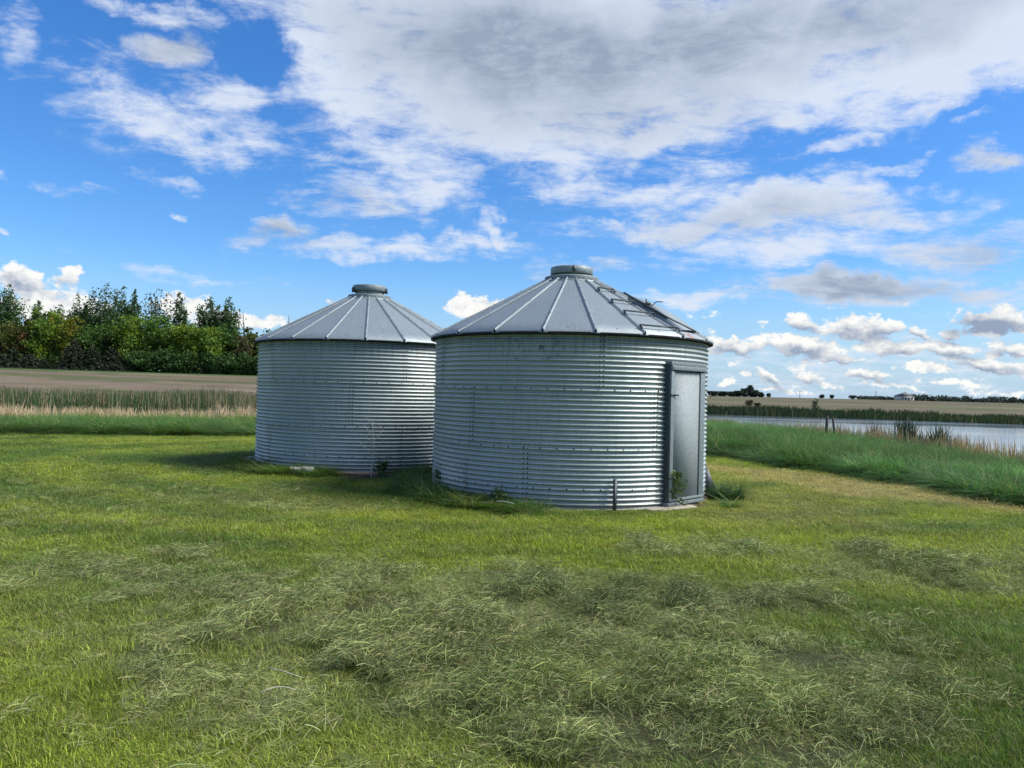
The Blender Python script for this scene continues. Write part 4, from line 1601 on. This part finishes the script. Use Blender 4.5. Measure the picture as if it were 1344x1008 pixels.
def far_things():
    # wooded farmyard on the right horizon
    g = 'trees of the farmyard clump on the right horizon'
    cl = [(936, 517, 14, 'leftmost low tree'), (948, 516, 16, 'second tree from the left'), (960, 515, 16, 'low tree left of the rise'),
          (969, 513, 14, 'tree on the rise left of the tall ones'), (977, 510, 12, 'tree left of the tallest'), (985, 505, 10, 'tallest pointed tree'),
          (991, 512, 11, 'tree right of the tallest'), (998, 516, 10, 'small last tree on the right')]
    for i, (px, py, w, lb) in enumerate(cl):
        Y = 470 + 8 * (i % 3)
        x = gx(px, Y)
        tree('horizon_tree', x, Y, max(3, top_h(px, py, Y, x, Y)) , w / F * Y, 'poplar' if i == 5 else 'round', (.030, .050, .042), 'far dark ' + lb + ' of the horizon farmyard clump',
             group=g, nleaf=2600, leaf=.75, seed=200 + i)
    for i, (px, py, w, lb) in enumerate([(1009, 516, 6, 'tiny lone tree just right of the farmyard clump'), (1079, 524, 7, 'left of two tiny round trees on the ridge'),
                                         (1092, 526, 6, 'right of two tiny round trees on the ridge'), (1119, 525, 10, 'squarish dark tree alone on the ridge left of the house')]):
        Y = 500
        x = gx(px, Y)
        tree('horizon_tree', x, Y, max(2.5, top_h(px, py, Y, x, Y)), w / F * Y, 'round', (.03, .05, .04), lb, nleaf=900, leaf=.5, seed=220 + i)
    Y = 128
    x = gx(1071, Y)
    tree('sapling', x, Y, top_h(1071, 522, Y, x, Y), 1.5, 'round', (.05, .085, .03), 'small pale green young tree behind the far pond shore', nleaf=260, leaf=.22, seed=230)
    Y = 150
    for px, w, h, lb in ((984, 1.9, 1.35, 'dark olive bush on the brown field beyond the pond'), (995, 1.5, .8, 'smaller low bush right beside the dark olive bush')):
        x = gx(px, Y)
        tree('bush', x, Y, h, w, 'round', (.05, .052, .018), lb, 'bush', nleaf=420, leaf=.22, seed=int(px))
    # far rows that read as one mass
    gg = np.random.default_rng(5)
    for nm, x0, x1, hh, lb in (('distant_wood', 1128, 1172, 3.4, 'thin dark line of distant trees left of the house'),
                               ('distant_wood', 1196, 1214, 6.5, 'small dark wood right beside the house'),
                               ('distant_wood', 1214, 1262, 5.0, 'distant row of trees between the house and the last pole'),
                               ('distant_wood', 1264, 1400, 5.2, 'distant dark row of trees at the right edge of the horizon')):
        Y = 640
        n = int((x1 - x0) * 34)
        px = x0 + (x1 - x0) * gg.random(n)
        x = gx(px, Y)
        y = Y + gg.normal(0, 4, n)
        top = hh * (.35 + 1.0 * fbm(px, px * 0, 5.5, 3))
        z = zfun(x, y) + top * gg.random(n)
        V, Q = leaf_cloud(np.stack([x, y, z], 1), 1.5, gg, .2)
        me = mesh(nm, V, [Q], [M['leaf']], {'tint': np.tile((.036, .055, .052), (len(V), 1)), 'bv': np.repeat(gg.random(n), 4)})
        tag(link(nm, me, kind='stuff'), lb, 'trees')
    # house on the ridge
    Y = 520
    x = gx(1187, Y)
    zb = float(zfun(np.array([x]), np.array([float(Y)]))[0]) - .2
    root = bpy.data.objects.new('house', None)
    COL.objects.link(root)
    root.location = (x, Y, zb)
    tag(root, 'pale walled house with a grey hipped roof alone on the right horizon', 'house')
    whm = simple('pale_siding', (.62, .58, .54), .8, 0, .06, 3)
    rfm = simple('grey_shingles', (.12, .12, .125), .85, 0, .2, 3)
    glm = simple('window_glass', (.04, .05, .06), .15, 0, .1, 3)
    m = MB()
    m.box((-4.4, -4.5, 0), (4.4, 4.5, 3.2))
    m.build('wall', whm, root)
    m = MB()
    m.add([(-5.0, -5.2, 3.2), (5.0, -5.2, 3.2), (5.0, 5.2, 3.2), (-5.0, 5.2, 3.2), (-.8, 0, 5.6), (.8, 0, 5.6)],
          [(0, 1, 5, 4), (2, 3, 4, 5), (0, 3, 2, 1)], [(1, 2, 5), (3, 0, 4)])
    rf = m.build('roof', rfm, root)
    m = MB()
    m.box((.6, -.4, 5.0), (1.3, .3, 6.3))
    m.build('chimney', whm, rf)
    for wx in (-3.3, -1.2, 3.0):
        m = MB()
        m.box((wx - .6, -4.53, 1.0), (wx + .6, -4.48, 2.2))
        m.build('window', glm, root)
    m = MB()
    m.box((.4, -4.53, 0), (1.4, -4.48, 2.1))
    m.build('door', M['wood'], root)
    # power poles
    for px, py, Y, lb in ((1050, 512, 430, 'thin power pole on the ridge left of the two tiny round trees'),
                          (1150, 513, 430, 'thin power pole on the ridge left of the house'), (1267, 518, 430, 'thin power pole right of the house'),
                          (933, 519, 330, 'short pole at the field edge beside the bin')):
        x = gx(px, Y)
        r_ = bpy.data.objects.new('power_pole', None)
        COL.objects.link(r_)
        zb = float(zfun(np.array([x]), np.array([float(Y)]))[0])
        r_.location = (x, Y, zb)
        tag(r_, lb, 'pole', 'poles on the right horizon')
        H = max(2.5, top_h(px, py, Y, x, Y))
        m = MB()
        m.tube([(0, 0, -.2), (0, 0, H)], [.16, .11], 6)
        m.build('post', M['wood'], r_)
        if H > 4:
            m = MB()
            m.box((-.9, -.08, H - .7), (.9, .08, H - .55))
            m.build('crossarm', M['wood'], r_)
    # two fence posts in the shore reeds
    for px, hh, w, tl, lb in ((1085, 1.35, .15, 3, 'left, shorter of two dark wooden posts in the shore reeds'),
                              (1097, 1.30, .12, -6, 'right, slimmer leaning wooden post of two in the shore reeds')):
        Y = 44.5
        x = gx(px, Y)
        m = MB()
        m.tube([(0, 0, -.3), (0, 0, hh * .6), (0, 0, hh)], [w * .55, w * .5, w * .48], 8)
        o = m.build('fence_post', simple('dark_post', (.05, .042, .036), .9, 0, .3, 10), None, loc=(x, Y, float(zfun(np.array([x]), np.array([Y]))[0])))
        o.rotation_euler = (0, R(tl), 0)
        tag(o, lb, 'fence post', 'fence posts by the pond')


far_things()

# ------------------------------------------------------------------ small things near the bins
def lumpy(name, sx, sy, sz, seed, mt, loc, rz, label, cat):
    g = np.random.default_rng(seed)
    m = MB()
    k = 10
    rr = 1 + g.normal(0, .10, k)
    V = []
    for z_, s in ((0, .96), (.75, 1.0), (1.0, .92)):
        for j in range(k):
            a = 2 * math.pi * j / k
            e = 1 / max(abs(math.cos(a)), abs(math.sin(a))) * .86
            V.append((math.cos(a) * e * rr[j] * s * sx / 2, math.sin(a) * e * rr[j] * s * sy / 2, z_ * sz + g.normal(0, sz * .06)))
    Q = [(i * k + j, i * k + (j + 1) % k, (i + 1) * k + (j + 1) % k, (i + 1) * k + j) for i in range(2) for j in range(k)]
    V.append((0, 0, sz * 1.0))
    Tr = [(2 * k + j, 2 * k + (j + 1) % k, len(V) - 1) for j in range(k)]
    m.add(V, Q, Tr)
    o = m.build(name, mt, None, loc=loc, rz=rz)
    bevel(o, .008)
    tag(o, label, cat)
    return o


def gz(x, y):
    return float(zfun(np.array([x]), np.array([float(y)]))[0])


x, y = gx(391, 13.88), 13.88
lumpy('broken_slab', .24, .22, .07, 1, M['conc'], (x, y, gz(x, y) + .05), .2, 'left piece of a cracked pale concrete slab before the left bin', 'slab')
x = gx(407, 13.88)
lumpy('broken_slab', .25, .2, .075, 2, M['conc'], (x, y, gz(x, y) + .055), -.15, 'right piece of a cracked pale concrete slab before the left bin', 'slab')
x, y = gx(333, 15.75), 15.75
lumpy('concrete_block', .26, .3, .13, 3, M['conc'], (x, y, gz(x, y)), .3, 'grey concrete block at the left foot of the left bin', 'block')
x, y = gx(341, 15.3), 15.3
lumpy('concrete_block', .2, .24, .09, 4, M['conc'], (x, y, gz(x, y)), -.3, 'smaller flat concrete piece right of the block at the left bin foot', 'block')
x, y = gx(885, 10.75), 10.75
lumpy('door_step', .95, .24, .03, 6, simple('pale_step', (.36, .32, .25), .95, 0, .25, 9, .5), (x, y, gz(x, y) + .005), .55, 'thin worn stone step lying before the bin door', 'step')

# dirt-edge board before the left bin
m = MB()
m.box((-.65, -.02, 0), (.65, .02, .035))
x, y = gx(494, 13.95), 13.95
o = m.build('edging_board', M['wood'], None, loc=(x, y, gz(x, y) + .005), rz=-.03)
tag(o, 'thin weathered board edging the bare dirt before the left bin', 'board')

# angle-iron stake leaning on the near bin wall
phi = 13.5
m = MB()
m.box((-.022, -.003, -.1), (.022, .003, .43))
m.box((-.022, .003, -.1), (-.016, .035, .43))
bx, by = BIN_R[0] + 2.30 * math.sin(R(phi) - 0), BIN_R[1] - 2.30 * math.cos(R(phi))
o = m.build('metal_stake', M['dark'], None, loc=(gx(811, 10.42), 10.42, gz(gx(811, 10.42), 10.42)), rz=.25)
o.rotation_euler = (R(-5), R(2), .25)
tag(o, 'dark angle-iron stake leaning against the nearer bin wall left of its door', 'stake')

# dark triangular sheet standing right of the near bin
m = MB()
m.add([(0, 0, -.05), (.30, 0, -.05), (.0, 0, .62), (0, .03, -.05), (.30, .03, -.05), (0, .03, .62)],
      [(0, 1, 4, 3), (1, 2, 5, 4), (2, 0, 3, 5)], [(0, 2, 1), (3, 4, 5)])
x, y = gx(925.5, 12.2), 12.2
o = m.build('metal_sheet', M['dark'], None, loc=(x, y, gz(x, y)), rz=.15)
tag(o, 'dark pointed sheet of steel leaning against the right side of the nearer bin', 'metal sheet')


# dead stalk before the left bin
def stalk(name, x, y, H, seed, label, cat, leafy=False, lean=0.0, nbr=7, th=.012, mt=None):
    g = np.random.default_rng(seed)
    root = bpy.data.objects.new(name, None)
    COL.objects.link(root)
    root.location = (x, y, gz(x, y) - .02)
    tag(root, label, cat)
    m = MB()
    ph_ = g.random() * 6
    P = lambda t: np.array([lean * H * t + .015 * math.sin(6 * t + ph_), .01 * math.sin(9 * t), H * t])
    m.tube([P(t) for t in np.linspace(0, 1, 9)], [th * (1 - .6 * t) for t in np.linspace(0, 1, 9)], 5)
    ends = []
    for i in range(nbr):
        t = .38 + .58 * (i + g.random() * .6) / nbr
        s = 1 if i % 2 else -1
        L = H * (.30 - .2 * (t - .38)) * (.7 + .5 * g.random())
        p0 = P(t)
        e = R(40 + 25 * g.random())
        p1 = p0 + np.array([s * math.cos(e) * L, g.normal(0, .3) * L, math.sin(e) * L])
        mid = (p0 + p1) / 2 + np.array([0, 0, -.03 * L])
        m.tube([p0, mid, p1], [th * .45, th * .35, th * .25], 4)
        ends += [p1, mid]
    m.build('stem', mt or M['stalk'], root)
    C = []
    for e in ends + [P(1.0), P(.97)]:
        for q in range(12 if leafy else 6):
            C.append(np.array(e) + g.normal(0, .035 if leafy else .012, 3))
    if leafy:
        for t in np.linspace(.1, .95, 14):
            for q in range(9):
                C.append(P(t) + g.normal(0, .07, 3) * np.array([1, 1, .6]))
    V, Q = leaf_cloud(np.array(C), .05 if leafy else .018, g, .3)
    c = (.075, .13, .045) if leafy else (.30, .25, .19)
    me = mesh('leaves', V, [Q], [M['leaf']], {'tint': np.tile(c, (len(V), 1)), 'bv': np.repeat(g.random(len(C)), 4)})
    link('leaves' if leafy else 'seed_heads', me, root, kind=None if leafy else 'stuff')
    return root


stalk('dry_weed', gx(491.5, 13.75), 13.75, 1.02, 21, 'tall dead branching weed stalk standing before the left bin', 'weed', th=.016)
stalk('leafy_weed', gx(505, 13.9), 13.9, .26, 22, 'small dark leafy weed against the left bin right of the dead stalk', 'weed', True, nbr=4, th=.006)
stalk('leafy_weed', gx(899, 10.85), 10.85, .50, 24, 'leafy weed growing in front of the door of the nearer bin', 'weed', True, lean=-.28, nbr=5, th=.007)
stalk('climbing_weed', gx(616, 11.1), 11.1, .62, 25, 'thin dark weed stem rising against the left foot of the nearer bin', 'weed', False, nbr=6, th=.005, mt=M['wood'])
stalk('leafy_weed', gx(657, 10.6), 10.6, .22, 27, 'ragged leafy weed at the nearer bin beside the fallen straws', 'weed', True, nbr=4, th=.006)
stalk('leafy_weed', gx(584, 11.8), 11.8, .34, 28, 'leafy weed at the leftmost foot of the nearer bin', 'weed', True, nbr=5, th=.006)
stalk('leafy_weed', gx(360, 14.9), 14.9, .45, 29, 'leafy weed climbing the left part of the left bin foot', 'weed', True, nbr=5, th=.006)

# tussock right of the near bin
V, Fc_, b = blades(420, .26, .16, .42, .012, 1.1, 991, seg=3, curl=.9)
me = mesh('grass_tussock', V, Fc_, [M['leaf']], {'tint': np.tile((.036, .088, .024), (len(V), 1)), 'bv': b})
x, y = gx(957, 12.0), 12.0
tag(link('grass_tussock', me, loc=(x, y, gz(x, y) - .01)), 'dark green uncut tussock of grass just right of the nearer bin', 'grass tussock')


# loose straws
def straw(x, y, L, a, z0, label, bend=.1, r=.004):
    m = MB()
    pts = []
    for t in np.linspace(-.5, .5, 6):
        pts.append((L * t * math.cos(a) - bend * L * t * t * math.sin(a), L * t * math.sin(a) + bend * L * t * t * math.cos(a), .015 * math.cos(3 * t)))
    m.tube(pts, [r, r, r * .9, r * .8, r * .7, r * .4], 5)
    o = m.build('straw', M['stalk'], None, loc=(x, y, gz(x, y) + z0))
    tag(o, label, 'straw', 'loose pale straws on the grass')


straw(gx(382, 4.05), 4.05, .26, -.55, .08, 'longest pale straw lying on the clippings low left of centre', .3, .003)
straw(gx(377, 3.85), 3.85, .17, .25, .07, 'short pale straw just below the longest one on the clippings', -.5, .003)
straw(gx(667, 10.2), 10.2, .34, -.75, .12, 'pale straw leaning at the foot of the nearer bin', .1, .007)
straw(gx(632, 10.5), 10.5, .42, .05, .05, 'flat pale straw lying left of the leaning one at the nearer bin', .1, .006)
straw(gx(592, 10.6), 10.6, .30, -.45, .05, 'pale straw lying below the left foot of the nearer bin', .1, .007)
